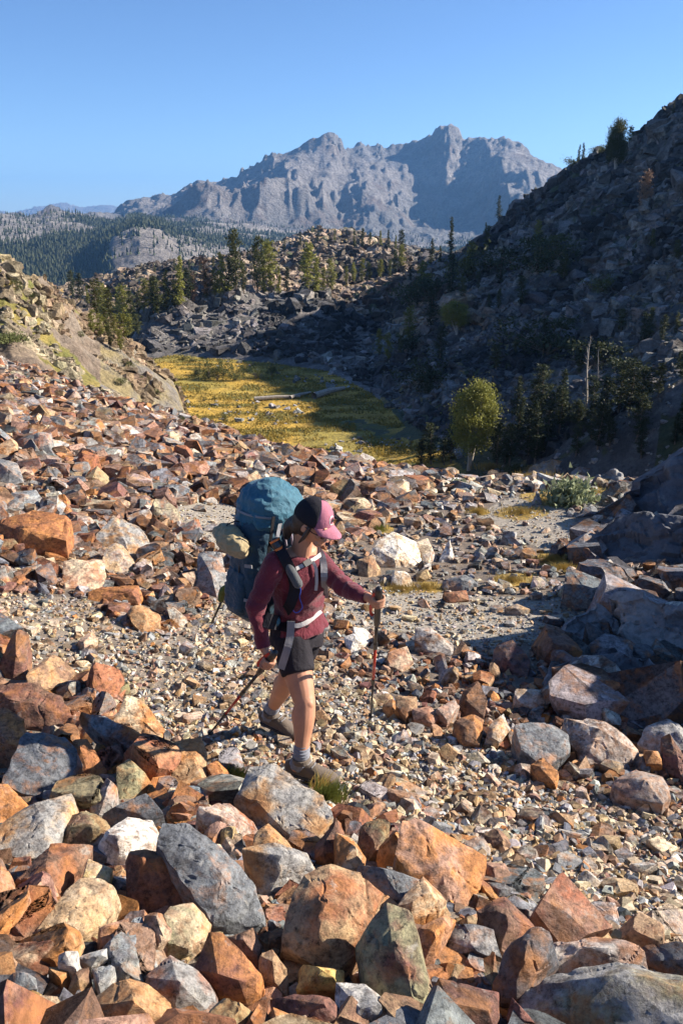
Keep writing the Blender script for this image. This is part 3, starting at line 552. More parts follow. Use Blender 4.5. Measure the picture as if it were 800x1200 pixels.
# ---- traced feature rocks: (outline px, tilt xy, thickness m, lift m, tone a, tone b, label, short name)
FEAT = []
def fr(label, short, pts, ca, cb, tilt=(0,0), th=.18, lift=.06, cols=None, name='boulder', apex=(), mat=None, rough=1.0, cat='rock'):
    FEAT.append(dict(label=label, short=short, pts=pts, ca=ca, cb=cb, tilt=tilt, th=th, lift=lift, name=name, apex=apex, mat=mat, rough=rough, cat=cat))
exec(FEATDEF)
SUBN = {}
def detail(bm, edge, amp, seed, bevel=None, strata=.35, block=False):
    """bevel the arrises, refine to the given edge length and roughen"""
    bv = bevel if bevel is not None else edge*1.6
    try: bmesh.ops.bevel(bm, geom=bm.edges[:], offset=bv, segments=2, profile=.6, affect='EDGES', clamp_overlap=True)
    except Exception: pass
    bmesh.ops.triangulate(bm, faces=bm.faces[:])
    for _ in range(7):
        le = [e for e in bm.edges if e.calc_length() > edge*1.5]
        if not le or len(bm.faces) > 16000: break
        bmesh.ops.subdivide_edges(bm, edges=le, cuts=1)
        bmesh.ops.triangulate(bm, faces=[f for f in bm.faces if len(f.verts) > 3])
    bmesh.ops.recalc_face_normals(bm, faces=bm.faces[:]); bm.normal_update()
    v = np.array([q.co[:] for q in bm.verts]); n = np.array([q.normal[:] for q in bm.verts])
    ext = float(np.max(v.max(0)-v.min(0))); s = seed*13.7
    a = v/ext
    d = .35*fbm(a[:,0]*3+s, a[:,1]*3, a[:,2]*3, seed=seed, o=3) + .32*fbm(a[:,0]*9+s, a[:,1]*9, a[:,2]*9, seed=seed+3, o=4)
    rd = random.Random(seed); ax = Vector((rd.gauss(0,1), rd.gauss(0,1), rd.gauss(0,1))).normalized(); q = a@np.array(ax)
    st = q*rd.uniform(7, 13)+.5*vnoise(a[:,0]*2.5, a[:,1]*2.5, a[:,2]*2.5, seed+7)
    d += strata*.22*np.abs(np.abs((st % 2)-1)-.5)
    # chipped ledges
    f1 = _hash(np.floor(a[:,0]*4+s), np.floor(a[:,1]*4), np.floor(a[:,2]*4), seed)*0
    v2 = v+n*(d*amp*ext)[:,None]
    if rd.random() < .6 and strata > 0:                 # bedding ledges
        axn = np.array(ax); K = rd.uniform(3.5, 8)/ext; qq = (v2@axn)+ext*.03*fbm(a[:,0]*3, a[:,1]*3, a[:,2]*3, seed=seed+31, o=3); fr_ = qq*K-np.floor(qq*K); v2 = v2+axn*((sst(fr_, .0, .4)-fr_)/K*.32)[:,None]
    v2 = v2-n*(np.maximum(0, ridged(a[:,0]*4.5+s, a[:,1]*4.5, seed+41, a[:,2]*4.5)-.86)*.10*ext)[:,None]
    if block:                                             # jointed blocks
        for L, A in ((.22, .085), (.09, .035)):
            f1, f2, idv = worley(a[:,0]/L+a[:,2]*1.7, a[:,1]/L+a[:,2]/L*.8, seed); v2 = v2+n*((idv-.5)*A*ext*sst(f2-f1, 0, .12))[:,None]
    cen = v2.mean(0); rr = np.random.default_rng(seed)
    for k in range(4):                                  # chipped faces with uneven arrises
        nk = rr.normal(size=3); nk[2] = abs(nk[2])*.8; nk /= np.linalg.norm(nk); q = (v2-cen)@nk; t = q.max()*rr.uniform(.86, .98)
        t = t+ext*.022*fbm(a[:,0]*7+k*3.1, a[:,1]*7, a[:,2]*7, seed=seed+k, o=3); ex = np.maximum(0, q-t); v2 = v2-nk*ex[:,None]*.93
    for q, p in zip(bm.verts, v2): q.co = p
def finish_rock(me, ca, cb):
    set_col(me, 'ca', ca); set_col(me, 'cb', cb)
    me.polygons.foreach_set('use_smooth', np.ones(len(me.polygons), bool))
    me.set_sharp_from_angle(angle=math.radians(19))
R2 = random.Random(5)
def build_feature(i, f):
    pts = f['pts']; cx = sum(p[0] for p in pts)/len(pts); cy = sum(p[1] for p in pts)/len(pts)
    if f['cat'] == 'rock': pts = [(cx+(a-cx)*(1.12 if k % 2 else 1.04), cy+(b-cy)*(1.12 if k % 2 else 1.04)) for k, (a, b) in enumerate(pts)]
    g = gpt(min(max(cx,-250),1050), cy+ (max(p[1] for p in pts)-cy)*.25); g = Vector(g)
    tocam = (-g).normalized(); n = (Vector((0,0,1))*.62+tocam*.38+Vector((f['tilt'][0]*1.5, f['tilt'][1]*1.3, 0))+(Vector((R2.uniform(-.32,.28), R2.uniform(-.22,.3), 0)) if f['cat'] == 'rock' and cy > 600 else Vector())).normalized()
    c0 = g+Vector((0,0,f['lift']*1.25+(.09 if f['cat'] == 'rock' and cy > 780 else .02))); bm = bmesh.new(); top = []
    rd = random.Random(i)
    for (x, y) in pts:
        d = Vector(ray(x, y)).normalized(); den = d.dot(n)
        t = c0.dot(n)/den if abs(den) > 1e-3 else c0.length
        p = d*t; L = c0.length; t = max(L*.82, min(L*1.25, t)); p = d*t; top.append(p)
    cen = sum(top, Vector())/len(top)
    for p in top:
        bm.verts.new(p); q = cen+(p-cen)*(rd.uniform(.88, 1.04) if f['cat'] == 'rock' else rd.uniform(.9, 1.1))-(n*.35+Vector((0,0,.8)))*f['th']*rd.uniform(.8, 1.15)
        bm.verts.new(q)
    for (x, y, h) in f['apex']:
        d = Vector(ray(x, y)).normalized(); t = c0.dot(n)/d.dot(n); bm.verts.new(d*t-d*h)
    if f['cat'] == 'rock' and not f['apex']:              # a broken, faceted upper side
        for _ in range(2):
            a_, b_ = rd.sample(range(len(top)), 2); p = cen.lerp(top[a_].lerp(top[b_], .5), rd.uniform(.2, .8)); bm.verts.new(p+n*f['th']*rd.uniform(.12, .38))
        for p in top:
            if rd.random() < .25: bm.verts.new(cen+(p-cen)*.97-n*f['th']*rd.uniform(.2,.5))
    h = bmesh.ops.convex_hull(bm, input=bm.verts[:])
    bmesh.ops.delete(bm, geom=list({q for q in h['geom_interior']+h['geom_unused'] if isinstance(q, bmesh.types.BMVert)}), context='VERTS')
    bmesh.ops.dissolve_limit(bm, angle_limit=.09, verts=bm.verts[:], edges=bm.edges[:])
    ctr = sum((v.co for v in bm.verts), Vector())/len(bm.verts); zmin = min(v.co.z for v in bm.verts); org = Vector((ctr.x, ctr.y, zmin))
    for v in bm.verts: v.co -= org
    D = c0.length; px = D/F
    ext = max((v.co-w.co).length for v in bm.verts for w in bm.verts)
    detail(bm, max(px*2.6, ext/70), .030*f['rough'], i+5, bevel=px*.35, block=f['cat'] == 'outcrop')
    me = bm_mesh(f['name'], bm); finish_rock(me, CC[f['ca']] if isinstance(f['ca'], str) else f['ca'], CC[f['cb']] if isinstance(f['cb'], str) else f['cb'])
    o = link(f['name'], me, f['mat'] or M_rock, loc=org); tag(o, f['label'], f['cat']); f['obj'] = o; f['px'] = (cx, cy, max(max(abs(p[0]-cx), abs(p[1]-cy)) for p in pts)); return o
for i, f in enumerate(FEAT): build_feature(i, f)
def shading_outcrop(cx, cy, rx, ry, ztop, seed, label):  # unseen outcrops right of the frame, added for the shade they cast
    bm = bmesh.new(); rd = random.Random(seed); zb = float(tps(np.array([cx]), np.array([cy]))[0])-.5
    for k in range(9):
        a = k*.698; c, s_ = math.cos(a), math.sin(a); bm.verts.new((c*rx*rd.uniform(.9,1.1), s_*ry*rd.uniform(.9,1.1), 0)); bm.verts.new((c*rx*rd.uniform(.5,.85), s_*ry*rd.uniform(.5,.85), (ztop-zb)*rd.uniform(.75,1)))
    bmesh.ops.convex_hull(bm, input=bm.verts[:]); detail(bm, .07, .05, seed, bevel=.03, block=True); me = bm_mesh('rock_outcrop', bm); finish_rock(me, CC['slate'], CC['brown']); tag(link('rock_outcrop', me, M_bedrock, loc=(cx, cy, zb)), label, 'outcrop')
shading_outcrop(4.9, 6.3, 1.1, 1.8, -1.6, 401, 'tall brown outcrop added out of frame to shade the bedrock bench')
shading_outcrop(7.9, 10.6, 1.4, 1.6, -1.9, 402, 'tall outcrop added beyond the right frame edge to shade the ground behind')
# ---- fill: candidates on the ground
def free_of_feet(px, py):                       # keep the hiker's footing and the tufts clear of large stones
    return ~((np.hypot((px-352)/30, (py-910)/16) < 1) | (np.hypot((px-322)/30, (py-848)/14) < 1))
def sample(n, r0, r1, amax=.62):
    r = np.exp(rng.uniform(math.log(r0), math.log(r1), n)); a = rng.uniform(-amax, amax, n)
    x, y = r*np.sin(a), r*np.cos(a); z = H(x, y, detail=False); px, py, d = project(x, y, z); return x, y, z, px, py, d, r
cand = []
def inside_feature(px, py, grow=0):
    m = np.zeros(px.shape, bool)
    for f in FEAT: m |= pip(px, py, f['pts'])
    return m
def add(zone, x, y, z, size, px, py, d, lift=.15):
    m = (zone_of(px, py) == zone) if zone else np.ones(px.shape, bool)
    x, y, z, size, px, py, d = (q[m] for q in (x, y, z, size, px, py, d))
    c1, nm = pick(len(x), MIX[zone]); c2, _ = pick(len(x), MIX[zone]); 
    keep = rng.random(len(x)) < .35; c2[keep] = c1[keep]*.6
    cand.append((np.stack([x, y, z+size*rng.uniform(-.05, lift, len(x))], 1), size, c1, c2, nm, px, py, d))
def pl(n, lo, hi, a=2.2):
    u = rng.random(n); return (lo**(1-a)+u*(hi**(1-a)-lo**(1-a)))**(1/(1-a))
x, y, z, px, py, d, r = sample(90000, 3.2, 36); size = np.clip(pl(len(x), .0062, .036, 2.7)*r, .045, .42); ok = free_of_feet(px, py)
add('talus', x[ok], y[ok], z[ok], size[ok], px[ok], py[ok], d[ok], .28)
x, y, z, px, py, d, r = sample(38000, 3.2, 30); size = np.clip(pl(len(x), .0055, .026, 2.8)*r, .03, .3)
sub = rng.random(len(x)) < .72; gr = np.zeros(len(x), bool)
for gx, gy, gw, gh in GRASSY: gr |= (((px-gx)/gw)**2+((py-gy)/gh)**2 < 1)
sub &= ~gr | (rng.random(len(x)) < .15)
add('upper', x[sub], y[sub], z[sub], size[sub], px[sub], py[sub], d[sub], .2)
x, y, z, px, py, d, r = sample(24000, 1.2, 9); size = pl(len(x), .055, .27, 2.0); add('pile', x, y, z-.02, size, px, py, d, .35)
x, y, z, px, py, d, r = sample(6000, 3, 11); size = pl(len(x), .045, .17, 2.3); add('bline', x, y, z, size, px, py, d, .3)
x, y, z, px, py, d, r = sample(900, 2.5, 8); size = pl(len(x), .07, .16, 2.6); ok = free_of_feet(px, py); add('scree', x[ok], y[ok], z[ok], size[ok], px[ok], py[ok], d[ok], .1)
x, y, z, px, py, d, r = sample(2600, 4, 16); size = pl(len(x), .04, .17, 2.6); add('trail', x, y, z, size, px, py, d, .1)
MIX['bed'] = dict(slate=3, darkgrey=2, grey=2.5, brown=.5, bluegrey=2, maroon=.3, palegrey=.5)
BED = [[(600,800),(640,740),(700,690),(800,680),(1000,690),(1000,850),(800,850),(690,845)],[(640,660),(700,610),(740,520),(800,505),(1000,480),(1000,690),(760,690)]]
x, y, z, px, py, d, r = sample(900, 4.5, 16); mb = pip(px, py, BED[0]) | pip(px, py, BED[1]); x, y, z, px, py, d, r = (q[mb] for q in (x, y, z, px, py, d, r)); size = pl(len(x), .15, .6, 1.9)
c1, nm = pick(len(x), MIX['bed']); cand.append((np.stack([x, y, z+size*.05+.05], 1), size, c1, c1*.6, nm, px, py, d))
Pos, Size, C1, C2, Nm, PX, PY, DD = (np.concatenate([c[k] for c in cand]) for k in range(8))
inF = inside_feature(PX, PY)
near_f = np.zeros(len(PX), bool); rp = Size/DD*F*.5
for f in FEAT:
    if f['cat'] != 'rock': continue
    cx, cy, cr = f['px']; pts = np.array(f['pts'], float); g_ = (1+rp/max(8, cr))[:,None]
    m0 = (np.abs(PX-cx) < cr*1.2+rp+20) & (np.abs(PY-cy) < cr*1.2+rp+20)
    for i in np.where(m0)[0]:
        gg = 1+(g_[i,0]-1)*.45; q = [(cx+(a-cx)*gg, cy+(b-cy)*gg) for a, b in f['pts']]
        if pip(PX[i:i+1], PY[i:i+1]-rp[i]*.35, q)[0]: near_f[i] = True
drop = near_f & (Size > .035) | (inF & (Size > .12) & ~((PX > 600) & (PY < 850))); keep = ~drop
Pos, Size, C1, C2, Nm, PX, PY, DD = (q[keep] for q in (Pos, Size, C1, C2, Nm, PX, PY, DD))
app = Size/DD*F
hik = (PX > 225) & (PX < 410) & (PY > 545) & (PY < 860) & (Pos[:,1] > 4.3)
vis = (PX > 6) & (PX < 794) & (PY > 470) & (PY < 1194) & ~hik & ~(inside_feature(PX, PY))
order = np.argsort(-np.where(vis, app, 0)); NIND = 300-len([f for f in FEAT if f['cat'] == 'rock'])
# thin out: do not take two that sit on the same spot
sel = []; grid = {}
for i in order:
    if len(sel) >= NIND: break
    if not vis[i]: break
    key = (int(PX[i]//13), int(PY[i]//13))
    if key in grid: continue
    grid[key] = 1; sel.append(i)
sel = np.array(sel); mask = np.ones(len(Pos), bool); mask[sel] = False
# other candidates whose centre falls right under a selected one stay: they read as the rubble it rests on
COLWORD = dict(orange='orange', rust='rusty', brown='brown', darkbrown='dark brown', maroon='maroon', tan='tan', pink='pinkish', cream='cream', white='white', slate='dark slate', bluegrey='blue-grey', grey='grey', darkgrey='charcoal', olive='olive', yellow='yellow', palegrey='pale grey')
LM = [(f['px'][0], f['px'][1], f['px'][2], f['short']) for f in FEAT if f['short']]
LM += [(352,910,24,"hiker's front foot"), (322,848,22,"hiker's rear foot"), (243,862,10,'tip of the left-hand pole'), (434,842,10,'tip of the upright pole')]
used = {}
def rel(px, py, k=0, far=False):
    ds = sorted((max(0, math.hypot(px-a, py-b)-c*.8), a, b, s) for a, b, c, s in LM); dd, a, b, s = ds[k]
    dx, dy = px-a, py-b; w = ('right of' if dx > 0 else 'left of') if abs(dx) > abs(dy) else ('below' if dy > 0 else 'above')
    return w, s
SHAPE = ['blocky', 'long', 'chunky', 'flat', 'narrow']
recs = []
for j, i in enumerate(sel):
    k = int(rng.integers(0, 26)); bm = proto_bm(k+3, [(1,.8,.55),(1,.6,.45),(1,.9,.75),(1,.7,.28),(1,.55,.55)][k % 5], 8+k % 4)
    R = rotm(1, .5)[0]; s = Size[i]*(1+rng.uniform(-.2, .2, 3)); 
    for v in bm.verts: v.co = Vector(R@(np.array(v.co)*s))
    zmin = min(v.co.z for v in bm.verts)
    for v in bm.verts: v.co.z -= zmin
    pxm = DD[i]/F; detail(bm, max(pxm*3, Size[i]/26), .03, 200+j, bevel=min(Size[i]*.02, pxm*.8))
    me = bm_mesh('talus_rock', bm); finish_rock(me, C1[i], C2[i])
    o = link('talus_rock', me, M_rock, loc=(Pos[i][0], Pos[i][1], Pos[i][2]+zmin+Size[i]*.05))
    recs.append((o, PX[i], PY[i], app[i], COLWORD[Nm[i]], SHAPE[k % 5]))
sizes = np.array([q[3] for q in recs]); q1, q2 = np.quantile(sizes, [.4, .8])
seen = {}
for o, px, py, a, cw, sh in recs:
    szw = 'small' if a < q1 else ('medium' if a < q2 else 'large'); lab = None
    for tpl in range(6):
        w1, s1 = rel(px, py, 0); w2, s2 = rel(px, py, 1); w3, s3 = rel(px, py, 2)
        lab = [f'{cw} {sh} rock {w1} the {s1}', f'{szw} {cw} {sh} rock {w1} the {s1}', f'{cw} {sh} rock {w1} the {s1}, {w2} the {s2}', f'{szw} {cw} rock {w2} the {s2}', f'{cw} {sh} rock {w2} the {s2}', f'{szw} {cw} {sh} rock {w3} the {s3}'][tpl]
        if lab not in seen and len(lab.split()) <= 16: break
    if lab in seen: tag(seen[lab], group='alike '+lab); tag(o, lab, 'rock', group='alike '+lab)
    else: seen[lab] = o; tag(o, lab, 'rock', group='loose rocks of the talus')
for q in recs:
    if not q[0].get('group'): tag(q[0], group='loose rocks of the talus')
o = merged('loose_rubble', Pos[mask], Size[mask], C1[mask], C2[mask], M_rock, tilt=.55); tag(o, 'smaller tumbled stones covering the talus between the larger rocks', 'rubble', kind='stuff')
# ---- pebbles
def pebbles(poly, n, r0, r1, lo, hi, mix, a=2.6, amax=.62, dens=.02):
    x, y, z, px, py, d, r = sample(n, r0, r1, amax); m = np.zeros(len(x), bool)
    for p in poly: m |= pip(px, py, p)
    m &= (zone_of(px, py) != 'pile') | (rng.random(len(x)) < dens)
    x, y, z = x[m], y[m], z[m]; s = pl(len(x), lo, hi, a); c1, _ = pick(len(x), mix); c2 = c1*rng.uniform(.6, 1.1, (len(x),1))
    return np.stack([x, y, z+s*rng.uniform(-.15, .2, len(x))], 1), s, c1, c2
LOWP = PROTO[:14]
a = pebbles([SCREE], 70000, 1.5, 9, .017, .068, MIX['scree'], 2.3); 
b = pebbles([TRAIL, TRAIL2, TRAIL3], 60000, 4, 18, .014, .05, MIX['trail'], 2.6)
c = pebbles([BLINE], 12000, 3, 10, .03, .10, MIX['bline'], 2.2)
e = pebbles([[(-300,850),(1100,850),(1100,1500),(-300,1500)]], 5000, 1.2, 5, .02, .06, MIX['pile'], 2.2, dens=1)
o = merged('gravel', *(np.concatenate([q[k] for q in (a, b, c, e)]) for k in range(4)), M_pebble, tilt=.9, protos=LOWP); tag(o, 'pale gravel of the scree and the trail', 'gravel', kind='stuff')
# ---- broken bedrock and boulders of the far hillsides
def hill_rocks(name, n, r0, r1, amax, cond, lo, hi, smin, smax, tint, a, label, tilt, sink):
    x, y, z, px, py, d, r = sample(n, r0, r1, amax); z, ro, s_ = H(x, y, full=True); px, py, d = project(x, y, z); m = cond(x, y, z, ro, s_, px, py); x, y, z, r = x[m], y[m], z[m], r[m]
    warm = ((s_[m] > 5.2) & (x < 25) & (y > 100))[:,None]; size = np.clip(pl(len(x), lo, hi, a)*r, smin, smax); q = sst(fbm(x/12, y/12, seed=44), -.2, .25)[:,None]
    c = np.array(tint[0])*(1-q)+np.array(tint[1])*q; c = c*rng.uniform(.55, 1.35, (len(x),1))*rng.uniform(.95, 1.05, (len(x),3))
    c = np.where(warm, c*np.array((1.75, 1.4, 1.05)), c)
    o = merged(name, np.stack([x, y, z-size*sink], 1), size, c, c*.6, M_hill, tilt=tilt, vary=.4); tag(o, label, 'boulders', kind='stuff')
hill_rocks('knoll_rocks', 30000, 34, 72, .6, lambda x, y, z, ro, s, px, py: (s > .15) & (s < 2.3) & (px < 225) & (vnoise(x/2.2, y/2.2, seed=92) > -.05), .006, .02, .2, .9, ((.40,.29,.18), (.58,.49,.33)), 2.4, 'broken pale crags and stones of the knoll', .9, .12)
hill_rocks('hillside_boulders', 75000, 60, 520, .52, lambda x, y, z, ro, s, px, py: (ro > .15) & (px > -40) & (px < 860) & (s > 2.6) & (s < 7.2) & (vnoise(x/9, y/9, z/6, seed=91) > -.6), .0045, .024, .4, 4.0, ((.065,.065,.07), (.27,.255,.24)), 2.5, 'jointed bedrock and boulders breaking out of the far hillsides', .6, .15)
hill_rocks('pale_boulders', 7000, 60, 300, .5, lambda x, y, z, ro, s, px, py: (s > 2.9) & (s < 6.5) & (px > 200) & (px < 860) & (vnoise(x/7, y/7, z/5, seed=95) > .22), .003, .009, .3, 1.4, ((.40,.39,.38), (.55,.53,.50)), 2.6, 'pale boulder fields on the shaded slope', .6, .0)
# ================================================================== TREES AND PLANTS
def leaf_mat(name, col, col2, trans=.25, scale=1.2):
    m, nt, b = new_mat(name); tc = N(nt, 'ShaderNodeTexCoord'); oi = N(nt, 'ShaderNodeObjectInfo')
    f = noise_node(nt, tc.outputs['Object'], scale, 4, .7)
    c = ramp(nt, f, [(.3, col), (.68, col2)])
    hs = N(nt, 'ShaderNodeHueSaturation'); nt.links.new(c, hs.inputs['Color'])
    mr = N(nt, 'ShaderNodeMapRange'); nt.links.new(oi.outputs['Random'], mr.inputs[0]); mr.inputs[3].default_value = .75; mr.inputs[4].default_value = 1.25; nt.links.new(mr.outputs[0], hs.inputs['Value'])
    nt.links.new(hs.outputs[0], b.inputs['Base Color']); b.inputs['Roughness'].default_value = .65; b.inputs['Specular IOR Level'].default_value = .2
    tr = N(nt, 'ShaderNodeBsdfTranslucent'); nt.links.new(hs.outputs[0], tr.inputs[0]); mx = N(nt, 'ShaderNodeMixShader'); mx.inputs[0].default_value = trans
    out = [n for n in nt.nodes if n.type == 'OUTPUT_MATERIAL'][0]; nt.links.new(b.outputs[0], mx.inputs[1]); nt.links.new(tr.outputs[0], mx.inputs[2]); nt.links.new(mx.outputs[0], out.inputs[0]); return m
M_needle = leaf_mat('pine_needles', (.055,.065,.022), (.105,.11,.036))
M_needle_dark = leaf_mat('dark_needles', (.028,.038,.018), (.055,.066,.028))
M_sunlit = leaf_mat('sunlit_tone_needles', (.14,.15,.03), (.26,.25,.06))  # brighter yellow copy of the needles, sunlight put into the colour
M_bushy = leaf_mat('shrub_leaves', (.07,.085,.03), (.13,.14,.05))
M_sage = leaf_mat('pale_sage', (.17,.21,.11), (.30,.33,.20), scale=8)
M_bark = plain('bark', (.17,.13,.10), .9, .35, 3, .03)
M_bark_pale = plain('pale_bark', (.36,.32,.27), .9, .3, 3, .03)
M_dead = plain('dead_foliage', (.30,.19,.12), .9, .3, 3)
M_straw = leaf_mat('straw_grass', (.36,.25,.07), (.50,.38,.13), scale=9)
M_green = leaf_mat('green_grass', (.13,.17,.03), (.26,.27,.07), scale=9)
def tube(pts, rad, n=6):
    pts = [Vector(p) for p in pts]; V, Fc = [], []
    for i, p in enumerate(pts):
        t = ((pts[min(i+1, len(pts)-1)]-pts[max(i-1, 0)]).normalized()); u = t.cross(Vector((.13,.97,.21))).normalized(); w = t.cross(u)
        for k in range(n):
            a = 2*math.pi*k/n; V.append(p+(u*math.cos(a)+w*math.sin(a))*rad[i])
    for i in range(len(pts)-1):
        for k in range(n): Fc.append((i*n+k, i*n+(k+1) % n, (i+1)*n+(k+1) % n, (i+1)*n+k))
    return [tuple(v) for v in V], Fc
def join_geo(parts):
    V, Fc = [], []
    for v, f in parts:
        b = len(V); V += list(v); Fc += [tuple(i+b for i in q) for q in f]
    return V, Fc
def leaves(cent, size, seed, up=.3):
    """one small folded quad per centre"""
    r = np.random.default_rng(seed); n = len(cent); d = r.normal(size=(n,3)); d[:,2] = np.abs(d[:,2])*.6+up; d /= np.linalg.norm(d, axis=1)[:,None]
    e = r.normal(size=(n,3)); e -= (e*d).sum(1)[:,None]*d; e /= np.linalg.norm(e, axis=1)[:,None]
    s = size*r.uniform(.5, 1.4, n)[:,None]
    a = cent-e*s*.32; b = cent+e*s*.32; c = cent+d*s+e*s*.1; v = np.stack([a, b, c], 1).reshape(-1,3); f = np.arange(n*3).reshape(n,3); return v, f
def tree_meshes(kind, seed):
    """unit-height tree: (trunk mesh, crown mesh)"""
    rd = random.Random(seed); tr, cen = [], []
    lean = (rd.uniform(-.04,.04), rd.uniform(-.04,.04))
    def axis(t): return Vector((lean[0]*t+.012*math.sin(t*7+seed), lean[1]*t+.012*math.cos(t*6+seed), t))
    if kind in ('spire', 'column'):
        base = .06 if kind == 'spire' else .12; wmax = rd.uniform(.12,.16) if kind == 'spire' else rd.uniform(.13,.18)
        tr.append(tube([axis(t) for t in (-.03,.1,.3,.6,.85,1.0)], [.020,.017,.014,.009,.004,.001], 6)); nb = 64
        for i in range(nb):
            t = base+(1-base)*((i+.5)/nb); prof = (1-t)**.75*(min(1, (t-base)*5+.45)) if kind == 'spire' else math.sin(math.pi*min(1, max(.02, (1-t)*.86+.1)))**.7*min(1,(t-base)*4+.4)
            if rd.random() < .1: continue
            L = wmax*prof*rd.uniform(.5, 1.2)+.008; az = rd.uniform(0, 6.283); dirv = Vector((math.cos(az), math.sin(az), rd.uniform(-.35,.1) if kind == 'spire' else rd.uniform(.1,.7))).normalized()
            p0 = axis(t); p1 = p0+dirv*L; tr.append(tube([p0, p1], [.004*(1-t)+.001, .0008], 3))
            for q in range(int(10+L*190)):
                u = rd.random()**.7; c = p0+(p1-p0)*u; w = .018+.03*L/wmax*(1-.3*u); cen.append((c.x+rd.gauss(0,w*.7), c.y+rd.gauss(0,w*.7), c.z+rd.gauss(0,w*.45)))
        sz = .034
    elif kind == 'bushy':                                # several stems, lumpy crown
        stems = [(0,0)]+[(rd.uniform(-.14,.14), rd.uniform(-.1,.1)) for _ in range(4)]
        tr.append(tube([(0,0,-.03),(.0,0,.06),(.01,0,.16)], [.034,.026,.02], 8)); cl = []
        for sx, sy in stems:
            top = Vector((sx*1.6, sy*1.6, rd.uniform(.72,.9))); mid = Vector((sx*.9, sy*.9, .38)); tr.append(tube([(sx*.15,sy*.15,.06), (sx*.5,sy*.5,.2), mid, top], [.02,.016,.011,.004], 6))
            for k in range(22):
                t = rd.uniform(.12, 1); p = Vector((sx*.5,sy*.5,.2)).lerp(top, t); az = rd.uniform(0, 6.283); L = .20*math.sin(math.pi*min(1,.18+t*.74))*rd.uniform(.5,1.15); q = p+Vector((math.cos(az)*L, math.sin(az)*L, rd.uniform(-.02,.11))); tr.append(tube([p, q], [.004,.001], 3)); cl.append((q, rd.uniform(.035,.062)))
        for q, w in cl:
            for _ in range(170): cen.append((q.x+rd.gauss(0,w), q.y+rd.gauss(0,w), q.z+rd.gauss(0,w*.72)))
        sz = .022
    elif kind == 'shrub':
        tr.append(tube([(0,0,-.1),(0,0,.4)], [.05,.02], 5)); cl = [(Vector((rd.gauss(0,.38), rd.gauss(0,.38), rd.uniform(.12,.8))), rd.uniform(.12,.22)) for _ in range(16)]
        for q, w in cl:
            tr.append(tube([(0,0,.05), q], [.02,.005], 3))
            for _ in range(60): cen.append((q.x+rd.gauss(0,w), q.y+rd.gauss(0,w), max(.01, q.z+rd.gauss(0,w*.6))))
        sz = .09
    elif kind == 'snag':
        tr.append(tube([axis(t) for t in (-.03,.1,.3,.6,.85,1.0)], [.022,.018,.014,.010,.006,.002], 6))
        for i in range(34):
            t = rd.uniform(.25,.98); az = rd.uniform(0,6.283); L = .13*(1.15-t)*rd.uniform(.5,1.6); p = axis(t); q = p+Vector((math.cos(az)*L, math.sin(az)*L, rd.uniform(.0,.08))); tr.append(tube([p, q], [.005,.001], 3))
        return tr, None
    return tr, leaves(np.array(cen), sz, seed)
TP = {}
def proto_tree(kind, v):
    if (kind, v) not in TP:
        tr, lf = tree_meshes(kind, v*17+hash_k(kind)); V, Fc = join_geo(tr)
        me = bpy.data.meshes.new('trunk'); me.from_pydata(V, [], Fc); me.update(); me.materials.append({'snag': M_bark_pale, 'bushy': M_bark_pale}.get(kind, M_bark))
        TP[(kind, v)] = (me, mesh_np('crown', lf[0], lf[1]) if lf is not None else None, {})
    return TP[(kind, v)]
def hash_k(k): return sum(ord(c) for c in k) % 97
NVAR = {'spire': 5, 'column': 5, 'bushy': 3, 'shrub': 4, 'snag': 2}
def tree(kind, px, pybase, hpx, label, group, mat=None, name=None, width=1.0, cat=None, at=None, h=None, crown=True):
    """stands where the sight line through the base pixel meets the ground; height in metres from its distance"""
    g = ground_at(px, pybase) if at is None else np.array(at)
    d = project(*g)[2]; hh = h or hpx/F*d/CP
    me, cr, cache = proto_tree(kind, random.randrange(NVAR[kind]))
    nm = name or {'spire': 'fir_tree', 'column': 'pine_tree', 'bushy': 'multi_stem_pine', 'shrub': 'shrub', 'snag': 'dead_tree'}[kind]
    o = empty(nm, (g[0], g[1], g[2]-.02*hh), random.uniform(0, 6.28)); o.scale = (hh*width, hh*width, hh); tag(o, label, cat or ('shrub' if kind == 'shrub' else 'tree'), group)
    t = link('trunk' if kind != 'shrub' else 'stem', me, None, o)
    if cr is not None and crown:
        mt = mat or M_needle
        if mt.name not in cache: c2 = cr.copy(); c2.materials.append(mt); cache[mt.name] = c2
        link('crown' if kind != 'shrub' else 'foliage', cache[mt.name], None, o)
    return o
ORD = ['first','second','third','fourth','fifth','sixth','seventh','eighth','ninth','tenth','eleventh','twelfth','thirteenth','fourteenth','fifteenth','sixteenth','seventeenth','eighteenth','nineteenth','twentieth','twenty-first','twenty-second','twenty-third','twenty-fourth','twenty-fifth','twenty-sixth','twenty-seventh','twenty-eighth','twenty-ninth','thirtieth','thirty-first','thirty-second','thirty-third','thirty-fourth','thirty-fifth','thirty-sixth','thirty-seventh','thirty-eighth','thirty-ninth','fortieth']
